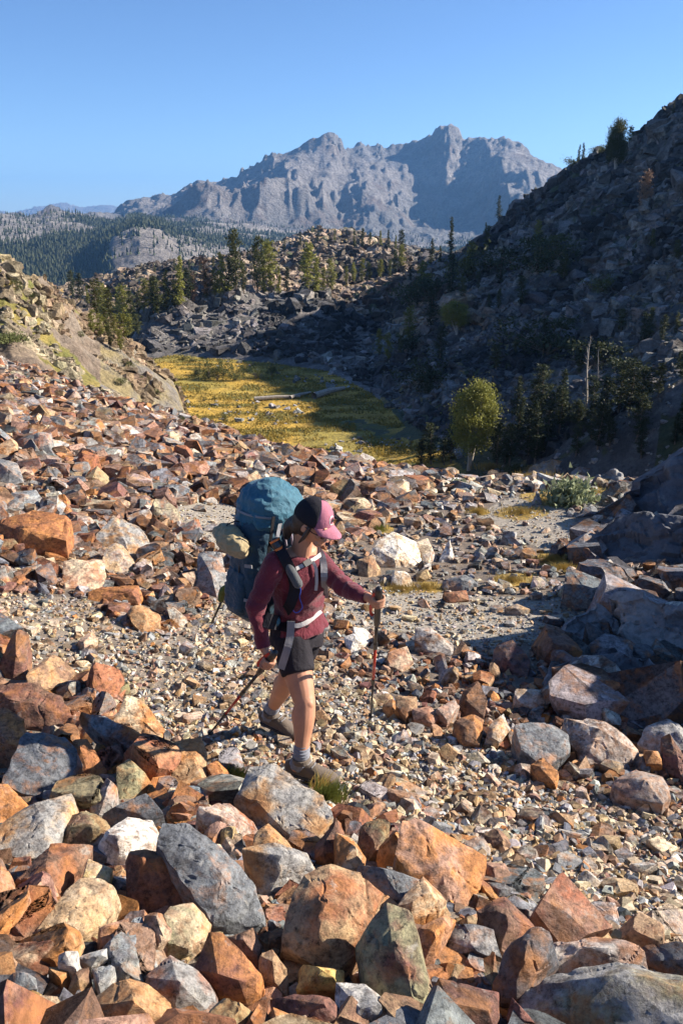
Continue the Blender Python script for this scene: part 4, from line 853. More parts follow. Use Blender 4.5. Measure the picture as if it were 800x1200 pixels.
def row(items, where, group, kindname='conifer', **k):
    items = sorted(items, key=lambda q: q[1])
    for i, it in enumerate(items):
        kind, px, py, hp = it[:4]; mt = it[4] if len(it) > 4 else M_needle; w = it[5] if len(it) > 5 else 1.0
        adj = {'spire': 'slender', 'column': 'full', 'bushy': 'broad bushy', 'shrub': 'low', 'snag': 'bare dead'}[kind]; kn = {'shrub': 'shrub', 'snag': 'tree'}.get(kind, kindname)
        tone = {'pine_needles': 'green', 'dark_needles': 'dark', 'sunlit_tone_needles': 'sunlit', 'shrub_leaves': 'green', 'dead_foliage': 'brown'}.get(mt.name, '')
        tone = '' if kind == 'snag' else tone+' '
        tree(kind, px, py, hp, f'{adj} {tone}{kn}, {ORD[i]} from the left {where}', group, mt, width=w, **k)
D_, G_, S_ = M_needle_dark, M_needle, M_sunlit
R_ = random.Random(11)
# treeline between knoll and grassy ridge
it = []
for px, py, h in [(85,352,26),(95,355,30),(104,358,22),(114,372,34),(122,372,30),(131,378,36),(139,380,28),(148,384,38),(156,378,34),(163,372,26),(171,374,36),(180,368,32),(186,372,40),(196,366,44),(204,364,30),(212,360,46),(219,358,36),(243,352,34),(252,350,26),(262,346,42),(269,346,38),(277,344,54),(286,344,30),(301,344,48),(309,344,40),(318,344,52),(327,345,30),(336,344,26),(361,342,46),(370,344,34),(379,344,26),(388,344,30)]:
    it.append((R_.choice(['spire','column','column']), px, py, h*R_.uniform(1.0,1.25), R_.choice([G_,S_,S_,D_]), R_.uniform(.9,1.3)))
it += [('column', 243, 350, 46, M_dead, 1.2), ('column', 227, 356, 34, M_dead, 1.1)]
row(it, 'in the treeline behind the dome', 'conifers of the treeline')
it = [('column', px, py, h*R_.uniform(1,1.3), R_.choice([G_,S_]), 1.3) for px, py, h in [(108,392,24),(118,398,24),(126,392,30),(136,396,26),(146,402,30),(154,398,26),(163,394,22),(130,408,20),(142,412,24)]]
row(it, 'in the hollow beside the knoll', 'pines in the hollow')
it = [(R_.choice(['spire','column']), px, py, h, R_.choice([G_,D_,S_])) for px, py, h in [(160,328,12),(182,322,12),(205,318,14),(222,318,12),(250,315,14),(268,310,12),(290,308,14),(312,300,16),(333,296,14),(352,290,14),(372,286,12),(392,284,14),(415,290,18),(424,292,22),(433,290,16),(446,292,20),(455,296,24),(463,296,18),(471,298,26)]]
row(it, 'on the ridge below the peaks', 'small conifers on the ridge')
it = [('column',405,334,20,S_),('column',414,332,22,S_),('column',424,332,26,S_),('column',433,332,22,G_),('column',445,328,22,S_),('column',456,326,20,G_),('column',470,318,28,S_,1.3),('column',462,322,26,G_),('column',480,330,18,D_)]
row(it, 'where ridge and right slope meet', 'pines at the saddle')
it = [('spire',505,312,30,D_),('spire',527,310,50,D_,.8),('spire',515,312,22,D_),('spire',584,258,26,D_,1.1),('spire',569,278,16,D_),('column',628,287,26,S_,1.1),('column',569,298,30,G_),('column',549,332,44,S_,1.2),('column',496,350,40,S_,1.3),('bushy',535,391,40,S_,1.3),('column',479,404,42,S_,1),('column',444,418,30,S_),('column',455,424,32,S_),('column',468,420,26,G_),('column',584,364,24,G_),('column',572,366,20,D_),('column',512,352,24,D_),('column',560,340,20,D_)]
row(it, 'on the shaded slope right of the meadow', 'pines on the right slope')
it = [('bushy',720,206,66,G_,.62),('spire',677,192,20,D_),('spire',682,192,22,D_),('column',712,196,34,D_),('shrub',668,196,12,M_bushy),('shrub',698,182,10,M_bushy),('shrub',706,180,10,M_bushy),('spire',788,134,14,D_),('column',735,178,26,G_)]
row(it, 'along the skyline of the right hill', 'trees on the right skyline')
tree('column', 752, 250, 44, 'pinkish brown dead standing pine near the top of the right slope', 'dead trees of the slope', M_dead, name='dead_pine')
tree('snag', 684, 490, 92, 'tall pale bare snag in the dark wood above the great outcrop', 'dead trees of the slope')
tree('snag', 697, 470, 60, 'thin leaning bare snag right of the tall pale snag', 'dead trees of the slope')
tree('bushy', 549, 551, 112, 'large sunlit multi stem pine standing at the meadow end below the slope', None, M_sunlit, width=.8)
it = []
for k in range(26):
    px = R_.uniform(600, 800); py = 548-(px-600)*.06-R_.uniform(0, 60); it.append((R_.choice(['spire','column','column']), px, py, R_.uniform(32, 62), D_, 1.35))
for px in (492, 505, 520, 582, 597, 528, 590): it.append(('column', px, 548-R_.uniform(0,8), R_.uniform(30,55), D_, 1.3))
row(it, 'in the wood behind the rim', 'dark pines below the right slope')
it = []
for k in range(38):
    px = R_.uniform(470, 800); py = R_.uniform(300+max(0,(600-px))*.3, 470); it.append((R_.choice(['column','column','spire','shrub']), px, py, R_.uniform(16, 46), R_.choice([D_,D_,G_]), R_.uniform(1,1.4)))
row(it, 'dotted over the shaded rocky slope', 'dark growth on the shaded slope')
it = []
for px, py, h in [(232,440,22),(245,444,30),(255,446,24),(262,440,28),(275,446,26),(285,440,20),(300,444,22),(320,436,20),(318,440,14),(215,500,18),(225,497,16),(234,500,14),(262,494,18),(248,500,16),(225,424,10),(215,422,12),(240,470,7),(252,468,6),(300,480,8)]:
    it.append(('shrub', px, py, h*.7, R_.choice([M_bushy, G_, M_bushy]), .55 if h > 15 else .8))
row(it, 'on the golden meadow', 'shrubs on the meadow')
it = [('shrub', px, py, h, M_bushy, .9) for px, py, h in [(20,340,12),(36,352,10),(150,430,9),(128,400,7),(166,448,8),(182,462,7),(95,395,7),(142,452,10)]]
row(it, 'on the pale knoll at the left', 'shrubs on the knoll')
# shrubs close by
def near_shrub(px, py, w, h, label, mat, n, cat='shrub'):
    g = gpt(px, py); d = project(*g)[2]; W, Hh = w/F*d, h/F*d; r = np.random.default_rng(int(px)); cen = np.stack([r.normal(0,.36,n)*W, r.normal(0,.36,n)*W, np.abs(r.normal(0,.45,n))*Hh], 1)
    o = empty('sage_bush', g); tag(o, label, cat); v, f = leaves(cen, Hh*.28, int(px), .8); link('foliage', mesh_np('foliage', v, f), mat, o)
    V, Fc = join_geo([tube([(0,0,-.05), (r.normal(0,.3)*W, r.normal(0,.3)*W, Hh*.5)], [.012,.004], 4) for _ in range(9)]); me = bpy.data.meshes.new('stem'); me.from_pydata(V, [], Fc); me.update(); link('stem', me, M_bark, o)
near_shrub(668, 590, 30, 22, 'pale sage green bush beside the pyramid stone', M_sage, 2600)
near_shrub(538, 572, 14, 9, 'small pale green bush on the talus rim', M_sage, 1200)
near_shrub(10, 452, 30, 9, 'low bright green bush at the left edge of the talus', M_bushy, 1400)
near_shrub(6, 400, 34, 9, 'low yellow green bush under the knoll at the left edge', M_bushy, 1400)
near_shrub(605, 552, 16, 7, 'low olive bush left of the whaleback rock', M_bushy, 900)
near_shrub(640, 528, 12, 6, 'dark little bush behind the whaleback rock', M_needle_dark, 500)
# grass
def tuft(px, py, w, h, label, mat, n=260, stuff=False, lean=(.3,0)):
    g = gpt(px, py); d = project(*g)[2]; W, Hh = w/F*d, h/F*d; r = np.random.default_rng(int(px*7+py)); V, Fc = [], []
    for i in range(n):
        a, q = r.uniform(0, 6.28), min(1, abs(r.normal(0,.4)))*W; x0, y0 = q*math.cos(a), q*math.sin(a)*.8; z0 = 0 if not stuff else float(H(np.array([g[0]+x0]), np.array([g[1]+y0]))[0])-g[2]
        L = Hh*r.uniform(.5, 1.15); dx, dy = r.normal(lean[0],.35)*L, r.normal(lean[1],.35)*L; wd = max(.0015, L*.03); ca, sa = math.cos(a), math.sin(a); b = len(V)
        V += [(x0-ca*wd, y0-sa*wd, z0-.01), (x0+ca*wd, y0+sa*wd, z0-.01), (x0+dx*.4+ca*wd*.8, y0+dy*.4, z0+L*.6), (x0+dx*.4-ca*wd*.8, y0+dy*.4, z0+L*.6), (x0+dx, y0+dy, z0+L*.9)]; Fc += [(b, b+1, b+2, b+3), (b+3, b+2, b+4)]
    me = bpy.data.meshes.new('grass'); me.from_pydata(V, [], Fc); me.update(); o = link('grass_tuft', me, mat, loc=g); tag(o, label, 'grass'); return o
tuft(382, 940, 26, 28, 'green and straw grass tuft at the toe of the front boot', M_green, 420)
tuft(374, 930, 16, 26, 'dry pale grass stems in front of the front boot', M_straw, 160)
tuft(276, 915, 24, 18, 'dark green grass tuft in the shade left of the grey boulder', M_green, 380)
tuft(296, 886, 8, 6, 'tiny green plant alone in the gravel', M_green, 60)
GL = {(655,585):'golden grass around the sage bush', (610,600):'golden grass strip behind the pyramid stone', (600,680):'straw grass beside the white triangular rock', (645,655):'orange grass on the shaded flat', (660,665):'orange grass hummock above the trail', (500,688):'grass patch above the left part of the trail', (470,690):'grass clump under the white boulder', (560,600):'little grass patch on the upper path', (575,548):'grass on the talus rim', (690,578):'golden grass under the round rim boulder', (630,560):'grass under the whaleback rock', (440,620):'grass among stones behind the cap'}
for gx, gy, gw, gh in GRASSY: tuft(gx, gy+2, gw*1.1, 9, GL[(gx,gy)], M_straw if gy not in (620,) else M_green, 500, stuff=False, lean=(-.2,0))
# fallen logs on the meadow
def log(p, q, r0, label):
    a, b = Vector(gpt(*p)), Vector(gpt(*q)); c = (a+b)/2; V, Fc = tube([a+Vector((0,0,r0))-c, a.lerp(b,.5)+Vector((0,0,r0*1.1))-c, b+Vector((0,0,r0*.6))-c], [r0, r0*.8, r0*.5], 9); me = bpy.data.meshes.new('log'); me.from_pydata(V, [], Fc); me.update(); o = link('fallen_log', me, M_bark_pale, loc=c); tag(o, label, 'log')
log((368,468),(403,457),.55,'thick pale log at the shaded end of the meadow'); log((298,470),(352,466),.35,'long thin grey log across the middle of the meadow'); log((340,468),(364,461),.3,'short pale log left of the thick log')
# the far forest, too many trees to count
n = 48000; r = np.exp(rng.uniform(math.log(1500), math.log(3250), n)); a = rng.uniform(-.47, .35, n); x, y = r*np.sin(a), r*np.cos(a); z, ro, s_ = H(x, y, full=True)
px, py, d = project(x, y, z); gr = sst(fbm(x/260, y/260, seed=28)+.10*(x/1000+.35), .02, .12)
m = (gr < rng.random(n)*1.1) & (s_ > 8.3) & (s_ < 11.9) & ~((np.hypot((px-168)/42, (py-292)/26) < 1) & (rng.random(n) < .85))
m |= (rng.random(n) < .05) & (s_ < 12)
x, y, z = x[m], y[m], z[m]; n = len(x); hh = rng.uniform(7, 16, n)
cone = []; 
for z0, z1, rr in ((.08,.6,.2),(.4,1.0,.14)):
    cone.append(([(rr*math.cos(k*2.094+z0*9), rr*math.sin(k*2.094+z0*9), z0) for k in range(3)]+[(0,0,z1)], [(0,1,3),(1,2,3),(2,0,3)]))
V, Fc = join_geo(cone); V = np.array(V); Fc = np.array(Fc)
R = rotm(n, .03); vv = np.einsum('nij,vj->nvi', R, V)*hh[:,None,None]+np.stack([x, y, z], 1)[:,None,:]; ff = Fc[None]+(np.arange(n)*len(V))[:,None,None]
o = link('distant_forest', mesh_np('distant_forest', vv.reshape(-1,3), ff.reshape(-1,3)), M_needle_dark); tag(o, 'dark conifer forest covering the far valley side', 'forest', kind='stuff')

# meadow sedge, too many blades to count
n = 90000; r = np.exp(rng.uniform(math.log(84), math.log(190), n)); a = rng.uniform(-.30, .14, n); x, y = r*np.sin(a), r*np.cos(a); z, ro, s_ = H(x, y, full=True)
m = (s_ > 2.5) & (s_ < 4.0) & (x < 10+20*fbm(x/9, y/9, seed=37)) & (fbm(x/5, y/2.5, seed=22)+rng.normal(0,.12,n) > -.05); cen = np.stack([x, y, z], 1)[m]
v, f = leaves(cen, .30, 5, 1.2); o = link('meadow_sedge', mesh_np('meadow_sedge', v, f), leaf_mat('sedge', (.17,.15,.035), (.42,.29,.06), scale=.25)); tag(o, 'golden and olive sedge growing over the meadow', 'grass', kind='stuff')
# ================================================================== THE HIKER
from mathutils.bvhtree import BVHTree
def skin_mat(name, col):
    m, nt, b = new_mat(name); tc = N(nt, 'ShaderNodeTexCoord'); f = noise_node(nt, tc.outputs['Object'], 9, 5, .6)
    c = ramp(nt, f, [(.3, tuple(x*.78 for x in col)), (.7, tuple(min(1, x*1.15) for x in col))]); nt.links.new(c, b.inputs['Base Color'])
    b.inputs['Roughness'].default_value = .6; b.inputs['Subsurface Weight'].default_value = .06; b.inputs['Subsurface Radius'].default_value = (.02,.008,.004); return m
def cloth_mat(name, col, rough=.85, var=.15, weave=700, fold=0, sheen=.2):
    m, nt, b = new_mat(name); tc = N(nt, 'ShaderNodeTexCoord'); f = noise_node(nt, tc.outputs['Object'], 14, 6, .6)
    c = ramp(nt, f, [(.3, tuple(x*(1-var) for x in col)), (.7, tuple(min(1, x*(1+var)) for x in col))]); nt.links.new(c, b.inputs['Base Color'])
    b.inputs['Roughness'].default_value = rough; b.inputs['Sheen Weight'].default_value = sheen; b.inputs['Specular IOR Level'].default_value = .25
    h = noise_node(nt, tc.outputs['Object'], weave, 2, .5); w2 = noise_node(nt, tc.outputs['Object'], 26, 3, .55, 1.2); hh = mixc(nt, .85, h, w2)
    bp = N(nt, 'ShaderNodeBump'); bp.inputs['Distance'].default_value = .006+fold; nt.links.new(hh, bp.inputs['Height']); nt.links.new(bp.outputs[0], b.inputs['Normal']); return m
M_skin = skin_mat('skin', (.45,.215,.125)); M_shirt = cloth_mat('maroon_shirt', (.13,.016,.028), fold=.004); M_shorts = cloth_mat('charcoal_shorts', (.016,.014,.019), sheen=0)
M_sock = cloth_mat('grey_sock', (.17,.18,.21)); M_shoe = cloth_mat('brown_shoe', (.11,.085,.065), weave=200); M_sole = plain('shoe_sole', (.05,.045,.04), .8)
M_hair = plain('dark_hair', (.035,.02,.014), .5, .4, 60, .002); M_black = cloth_mat('black_mesh', (.012,.011,.016), sheen=0); M_pink = cloth_mat('pink_cap_panel', (.36,.13,.18), sheen=0)
M_lid = cloth_mat('teal_lid_fabric', (.034,.125,.18), rough=.55, fold=.006, sheen=.1); M_pack = cloth_mat('navy_pack_fabric', (.017,.055,.09), rough=.6, fold=.004, sheen=.1); M_khaki = cloth_mat('khaki_sack_fabric', (.34,.27,.15), fold=.006)
M_web = cloth_mat('pale_webbing', (.48,.45,.43), sheen=0); M_greyweb = cloth_mat('grey_webbing', (.23,.23,.24), sheen=0); M_lilac = cloth_mat('lilac_cord', (.42,.36,.42)); M_blue = plain('blue_cord', (.02,.07,.42), .5)
M_plastic = plain('black_plastic', (.02,.02,.022), .4, .2); M_org = plain('orange_band', (.62,.14,.02), .5); M_red = plain('red_shaft', (.45,.03,.02), .3, .1); M_steel = plain('dark_alloy', (.05,.05,.055), .35, .1, metal=.6); M_tube = cloth_mat('grey_sleeve', (.075,.08,.085)); M_moss = cloth_mat('olive_grip', (.12,.13,.02)); M_white = plain('white_print', (.75,.72,.72), .6, .03)
def ring_tube(pts, rads, n=14, side=None, cap=True):
    """closed tapered tube; rads = r or (lateral, depth); side = lateral direction"""
    V, Fc = [], []; pts = [Vector(p) for p in pts]; m = len(pts)
    for i, p in enumerate(pts):
        t = (pts[min(i+1, m-1)]-pts[max(i-1, 0)]).normalized()
        u = (side - t*side.dot(t)).normalized() if side is not None else t.cross(Vector((.31,.9,.2))).normalized()
        w = t.cross(u).normalized(); r = rads[i]; a, b = r if isinstance(r, tuple) else (r, r)
        for k in range(n):
            q = 2*math.pi*k/n; V.append(p+u*math.cos(q)*a+w*math.sin(q)*b)
    for i in range(m-1):
        for k in range(n): Fc.append((i*n+k, i*n+(k+1) % n, (i+1)*n+(k+1) % n, (i+1)*n+k))
    if cap: Fc.append(tuple(reversed(range(n)))); Fc.append(tuple((m-1)*n+k for k in range(n)))
    return [tuple(v) for v in V], Fc
def spline(pts, rads, k=5):
    """Catmull-Rom resample of joints and radii, with rounded ends"""
    P0 = [Vector(p) for p in pts]; R0 = [(r if isinstance(r, tuple) else (r, r)) for r in rads]; out, ro = [], []; n = len(P0)
    def cr(a, b, c, d, t): return .5*((2*b)+(c-a)*t+(2*a-5*b+4*c-d)*t*t+(3*b-a-3*c+d)*t**3)
    for i in range(n-1):
        for j in range(k):
            t = j/k; g = lambda L, q: L[max(0, min(n-1, q))]
            out.append(cr(g(P0,i-1), g(P0,i), g(P0,i+1), g(P0,i+2), t)); ro.append(tuple(cr(g(R0,i-1)[c], g(R0,i)[c], g(R0,i+1)[c], g(R0,i+2)[c], t) for c in (0,1)))
    out.append(P0[-1]); ro.append(R0[-1]); return out, ro
def limb(pts, rads, n=14, side=None, k=5, round_ends=True):
    p, r = spline(pts, rads, k)
    if round_ends:
        for end in (0, -1):
            d = (p[0]-p[1]).normalized() if end == 0 else (p[-1]-p[-2]).normalized(); base = p[end]; rb = r[end]; m = min(rb); ex = [(base+d*m*math.sin(a), (rb[0]*math.cos(a), rb[1]*math.cos(a))) for a in (.5, .95, 1.3)]
            if end == 0: p = [q[0] for q in reversed(ex)]+p; r = [q[1] for q in reversed(ex)]+r
            else: p = p+[q[0] for q in ex]; r = r+[q[1] for q in ex]
    return ring_tube(p, r, n, side)
def ball(c, rx, ry, rz, M3=None, nu=20, nv=14, fn=None):
    V, Fc = [], []
    for i in range(nv+1):
        th = math.pi*i/nv
        for j in range(nu):
            ph = 2*math.pi*j/nu; v = Vector((math.sin(th)*math.cos(ph), math.sin(th)*math.sin(ph), math.cos(th)))
            if fn: v = fn(v)
            v = Vector((v.x*rx, v.y*ry, v.z*rz)); V.append(tuple((M3@v if M3 else v)+Vector(c)))
    for i in range(nv):
        for j in range(nu): Fc.append((i*nu+j, i*nu+nu*0+(j+1) % nu, (i+1)*nu+(j+1) % nu, (i+1)*nu+j))
    return V, [tuple(reversed(f)) for f in Fc]
def me_geo(name, parts, smooth=True):
    if any(k in name for k in ('strap', 'webbing', 'tail', 'belt')) and name not in ('strap_bottle', 'strapped_tool', 'sack_strap'): smooth = False
    V, Fc = join_geo(parts); me = bpy.data.meshes.new(name); me.from_pydata(V, [], Fc); me.update(); bm = bmesh.new(); bm.from_mesh(me); bmesh.ops.remove_doubles(bm, verts=bm.verts[:], dist=1e-5); bmesh.ops.recalc_face_normals(bm, faces=bm.faces[:]); bm.to_mesh(me); bm.free()
    me.polygons.foreach_set('use_smooth', np.full(len(me.polygons), smooth, bool)); return me
def remeshed(name, parts, voxel, smooth=4, fac=.5):
    me = me_geo(name, parts); o = bpy.data.objects.new('tmp', me); COL.objects.link(o)
    r = o.modifiers.new('r', 'REMESH'); r.mode = 'VOXEL'; r.voxel_size = voxel; r.use_smooth_shade = True
    s = o.modifiers.new('s', 'SMOOTH'); s.iterations = smooth; s.factor = fac
    dg = bpy.context.evaluated_depsgraph_get(); out = bpy.data.meshes.new_from_object(o.evaluated_get(dg)); bpy.data.objects.remove(o); out.name = name
    out.polygons.foreach_set('use_smooth', np.ones(len(out.polygons), bool)); return out
def local(me, org):
    v = get_v(me)-np.array(org, np.float32); set_v(me, v); return me
FWD = Vector((.62,-.78,0)).normalized(); RT = Vector((-.78,-.62,0)).normalized(); UP = Vector((0,0,1))
ft = Vector(gpt(355,916)); ORG = Vector((ft.x, ft.y+.2, ft.z))
YF = ft.y                                                # forward distance of the front foot
gR, gL = Vector(gpt(345,914)), Vector(gpt(312,857))
hipR, kneeR, ankR = P(341,752,YF+.26), P(357,824,YF+.08), P(353,886,gR.y-.04)
hipL, kneeL, ankL = P(357,750,YF+.36), P(336,797,YF+.40), P(318,832,gL.y-.04)
toeR, heelR = Vector(gpt(378,921))+UP*.035, Vector(gpt(345,914))+UP*.045
toeL, heelL = Vector(gpt(337,864))+UP*.03, Vector(gpt(312,857))+UP*.06
pelvis, waist, chest, shl, neck0 = P(348,742,YF+.32), P(350,716,YF+.32), P(351,680,YF+.29), P(349,654,YF+.27), P(354,641,YF+.25)
shR, elR, wrR = P(321,662,YF+.17), P(300,712,YF+.10), P(309,759,YF+.03)
shL, elL, wrL = P(374,660,YF+.34), P(402,687,YF+.17), P(431,700,YF+.02)
headc = P(367,611,YF+.20)
pass; _dbg = ('thigh', (hipR-kneeR).length, (hipL-kneeL).length, 'shin', (kneeR-ankR).length, (kneeL-ankL).length, 'torso', (pelvis-shl).length, 'arm', (shR-elR).length, (elR-wrR).length, (shL-elL).length, (elL-wrL).length, 'tot', headc.z+.12-ft.z)
# head frame: looks down to the right
hf = Vector((.80,-.42,-.42)).normalized(); hr = hf.cross(UP).normalized(); hu = hr.cross(hf).normalized(); HM = Matrix((hr, hf, hu)).transposed()
def hp(x, y, z): return headc+HM@Vector((x, y, z))
def headfn(v):
    w = v.copy(); t = max(0, -v.z); w.x *= 1-.36*t*t; w.y = v.y*(1-.14*t)+(.10*t if v.y > 0 else 0); return w
head = [ball(headc, .074, .094, .112, HM, 28, 20, headfn), limb([hp(0,.085,.015), hp(0,.107,-.015), hp(0,.098,-.028)], [.008,.0125,.010], 10), ball(hp(0,.070,-.084), .030,.030,.026, HM, 14, 10), ball(hp(0,.080,-.058), .030,.022,.022, HM, 14, 10), ball(hp(0,.101,-.053), .020,.006,.005, HM, 14, 8), ball(hp(0,.099,-.061), .017,.006,.005, HM, 14, 8)]
for sgn in (1,-1): head += [ball(hp(sgn*.073,-.005,-.012), .010,.020,.032, HM, 12, 8), ball(hp(sgn*.034,.075,-.03), .024,.018,.022, HM, 12, 8), ball(hp(sgn*.032,.086,.026), .022,.008,.007, HM, 12, 8)]
body = head+[limb([shl+UP*-.03, neck0, hp(0,-.03,-.06)], [.058,.052,.054], 16),
  limb([pelvis, waist, chest, shl], [(.14,.10),(.12,.085),(.145,.095),(.13,.07)], 20, RT),
  limb([hipR, hipR.lerp(kneeR,.45), kneeR.lerp(hipR,.12), kneeR, kneeR.lerp(ankR,.28), kneeR.lerp(ankR,.62), ankR, heelR.lerp(ankR,.4)], [.088,.080,.062,.057,.059,.046,.034,.036], 18),
  limb([hipL, hipL.lerp(kneeL,.45), kneeL.lerp(hipL,.12), kneeL, kneeL.lerp(ankL,.28), kneeL.lerp(ankL,.62), ankL, heelL.lerp(ankL,.4)], [.088,.078,.062,.056,.057,.044,.034,.034], 18),
  limb([heelR.lerp(ankR,.3), heelR.lerp(toeR,.45)+UP*.02], [.026,.018], 12), limb([heelL.lerp(ankL,.3), heelL.lerp(toeL,.45)+UP*.02], [.026,.018], 12), ball(kneeR+FWD*.032+UP*.004, .030,.028,.036), ball(kneeR.lerp(ankR,.28)-FWD*.022+RT*.008, .046,.046,.085), ball(hipR.lerp(kneeR,.70)+FWD*.012+RT*.008, .052,.050,.075), ball(kneeL.lerp(ankL,.28)-FWD*.02, .044,.044,.08),
  limb([shR, elR, wrR], [.045,.038,.025], 12), limb([shL, elL, wrL], [.045,.038,.025], 12)]
def hand(wrist, centre, axis, back, sgn):
    """closed hand: pole axis through centre, 'back' = direction from pole to the back of the hand"""
    ax = axis.normalized(); bk = (back-ax*back.dot(ax)).normalized(); sd_ = ax.cross(bk).normalized()*sgn; g = []
    pr = .026; palm = centre+bk*.012+sd_*.020
    g.append(limb([wrist, wrist.lerp(palm,.5), palm+ax*-.004], [(.024,.019),(.030,.018),(.036,.017)], 12, ax))
    lens = [.92,1.0,.95,.78]
    for k in range(4):
        o = centre+ax*(.030-.0205*k); pts = []; a0, a1 = math.radians(28), math.radians(28+215*lens[k])
        for q in range(7):
            a = a0+(a1-a0)*q/6; rr = pr+.003*math.sin(q*1.6); pts.append(o+(sd_*math.cos(a)+bk*math.sin(a))*rr-ax*.0015*q)
        g.append(limb([palm+ax*(.027-.0185*k)]+pts, [.0095,.0095,.009,.009,.0085,.008,.0075,.0065], 9, None, 3))
    pts = [palm-bk*.012+ax*.026, centre+sd_*.024-bk*.016+ax*.044, centre-bk*.027+ax*.047+sd_*.004, centre-bk*.022+ax*.047-sd_*.018]
    g.append(limb(pts, [.013,.0115,.0105,.008], 9, None, 4)); return g
pcR = P(314,775,YF-.02); pcL = P(443,703,YF-.06)
tipR = Vector(gpt(243,863)); tipL = Vector(gpt(434,845))
axR = (pcR-tipR).normalized(); axL = (pcL-tipL).normalized()
body += hand(wrR, pcR, axR, Vector((.35,-.6,.45)), 1)+hand(wrL, pcL, axL, Vector((-.1,-.75,.3)), -1)
person = empty('person', ORG)
tag(person, 'hiker in maroon shirt, dark shorts and pink cap walking down the rocky trail with poles', 'person')
def part(name, me, mat, parent=person, org=ORG):
    local(me, org); o = link(name, me, mat, parent); return o
part('body', remeshed('body', body, .0032, 9, .5), M_skin)
# shirt
sh_parts = [limb([P(352,738,YF+.32), waist, chest, shl-UP*.01, shl+UP*.028], [(.165,.125),(.142,.108),(.165,.12),(.158,.092),(.075,.06)], 26, RT, 6, False),
  limb([shR+(shl-shR)*.35+UP*.012, shR+UP*.004, shR.lerp(elR,.5), elR, elR.lerp(wrR,.5), wrR+(wrR-elR)*.02], [.062,.062,.058,.052,.049,.038], 16, None, 6, False),
  limb([shL+(shl-shL)*.35+UP*.012, shL+UP*.004, shL.lerp(elL,.5), elL, elL.lerp(wrL,.5), wrL+(wrL-elL)*.02], [.062,.062,.056,.050,.046,.037], 16, None, 6, False)]
sm = remeshed('shirt', sh_parts, .0055, 5, .5); v = get_v(sm).astype(float); nn = get_n(sm)
w_ = 1-sst(v[:,2], shl.z-.06, shl.z); d = .008*ridged(v[:,0]*6+v[:,2]*5, v[:,1]*7-v[:,2]*9, 5, v[:,2]*4)+.003*ridged(v[:,0]*15, v[:,1]*19, 6, v[:,2]*13+v[:,0]*9)-.006
hem = sst(pelvis.z+.10-v[:,2], 0, .10)*(np.hypot(v[:,0]-pelvis.x, v[:,1]-pelvis.y) < .22); ang = np.arctan2(v[:,1]-pelvis.y, v[:,0]-pelvis.x); d += hem*.007*np.sin(ang*7+2*np.sin(ang*2))+hem*.008
dist_el = np.minimum(np.linalg.norm(v-np.array(elR), axis=1), np.linalg.norm(v-np.array(elL), axis=1)); d += .007*np.exp(-(dist_el/.07)**2)*np.sin(dist_el*170)
v += nn*d[:,None]; set_v(sm, v)
bvh_s = BVHTree.FromPolygons([tuple(q) for q in v], [tuple(p.vertices) for p in sm.polygons])
def on(px, py, off=.008, Y=None, bvh=None):
    d = Vector(ray(px, py)).normalized(); h = (bvh or bvh_s).ray_cast(Vector((0,0,0)), d)
    if h[0] is None: return P(px, py, Y or YF+.18)
    return h[0]-d*off+h[1]*0
shirt = part('shirt', sm, M_shirt)
# collar, open neck
def ribbon(pts, w, th=.002, nrm=None, k=5):
    """flat strap through pts; nrm = face direction"""
    p, _ = spline(pts, [1]*len(pts), k); V, Fc = [], []
    for i, c in enumerate(p):
        t = (p[min(i+1, len(p)-1)]-p[max(i-1,0)]).normalized(); n_ = nrm if nrm is not None else (-c).normalized(); s = t.cross(n_).normalized()*w*.5; q = s.cross(t).normalized()*th
        V += [c-s-q, c+s-q, c+s+q, c-s+q]
    for i in range(len(p)-1):
        for a in range(4): Fc.append((i*4+a, i*4+(a+1) % 4, i*4+4+(a+1) % 4, i*4+4+a))
    Fc += [(3,2,1,0), tuple(len(p)*4-4+a for a in range(4))]; return [tuple(x) for x in V], Fc
part('skin_at_collar', me_geo('skin_at_collar', [ribbon([on(359,653,.004), on(361,657,.004), on(363,662,.004)], .016, .001)]), M_skin, person)
nc = shl+UP*.030+FWD*.008; part('collar', me_geo('collar', [limb([nc+RT*(.070*math.cos(a))+FWD*(.060*math.sin(a))-UP*(.022*max(0, math.sin(a))) for a in [math.radians(q) for q in range(105, 436, 15)]], [(.007,.018)]*23, 8, None, 2)]), M_shirt, shirt)
part('placket', me_geo('placket', [ribbon([on(363,660,.005), on(366,675,.006), on(368,695,.006)], .018, .0015)]), M_shirt, shirt)
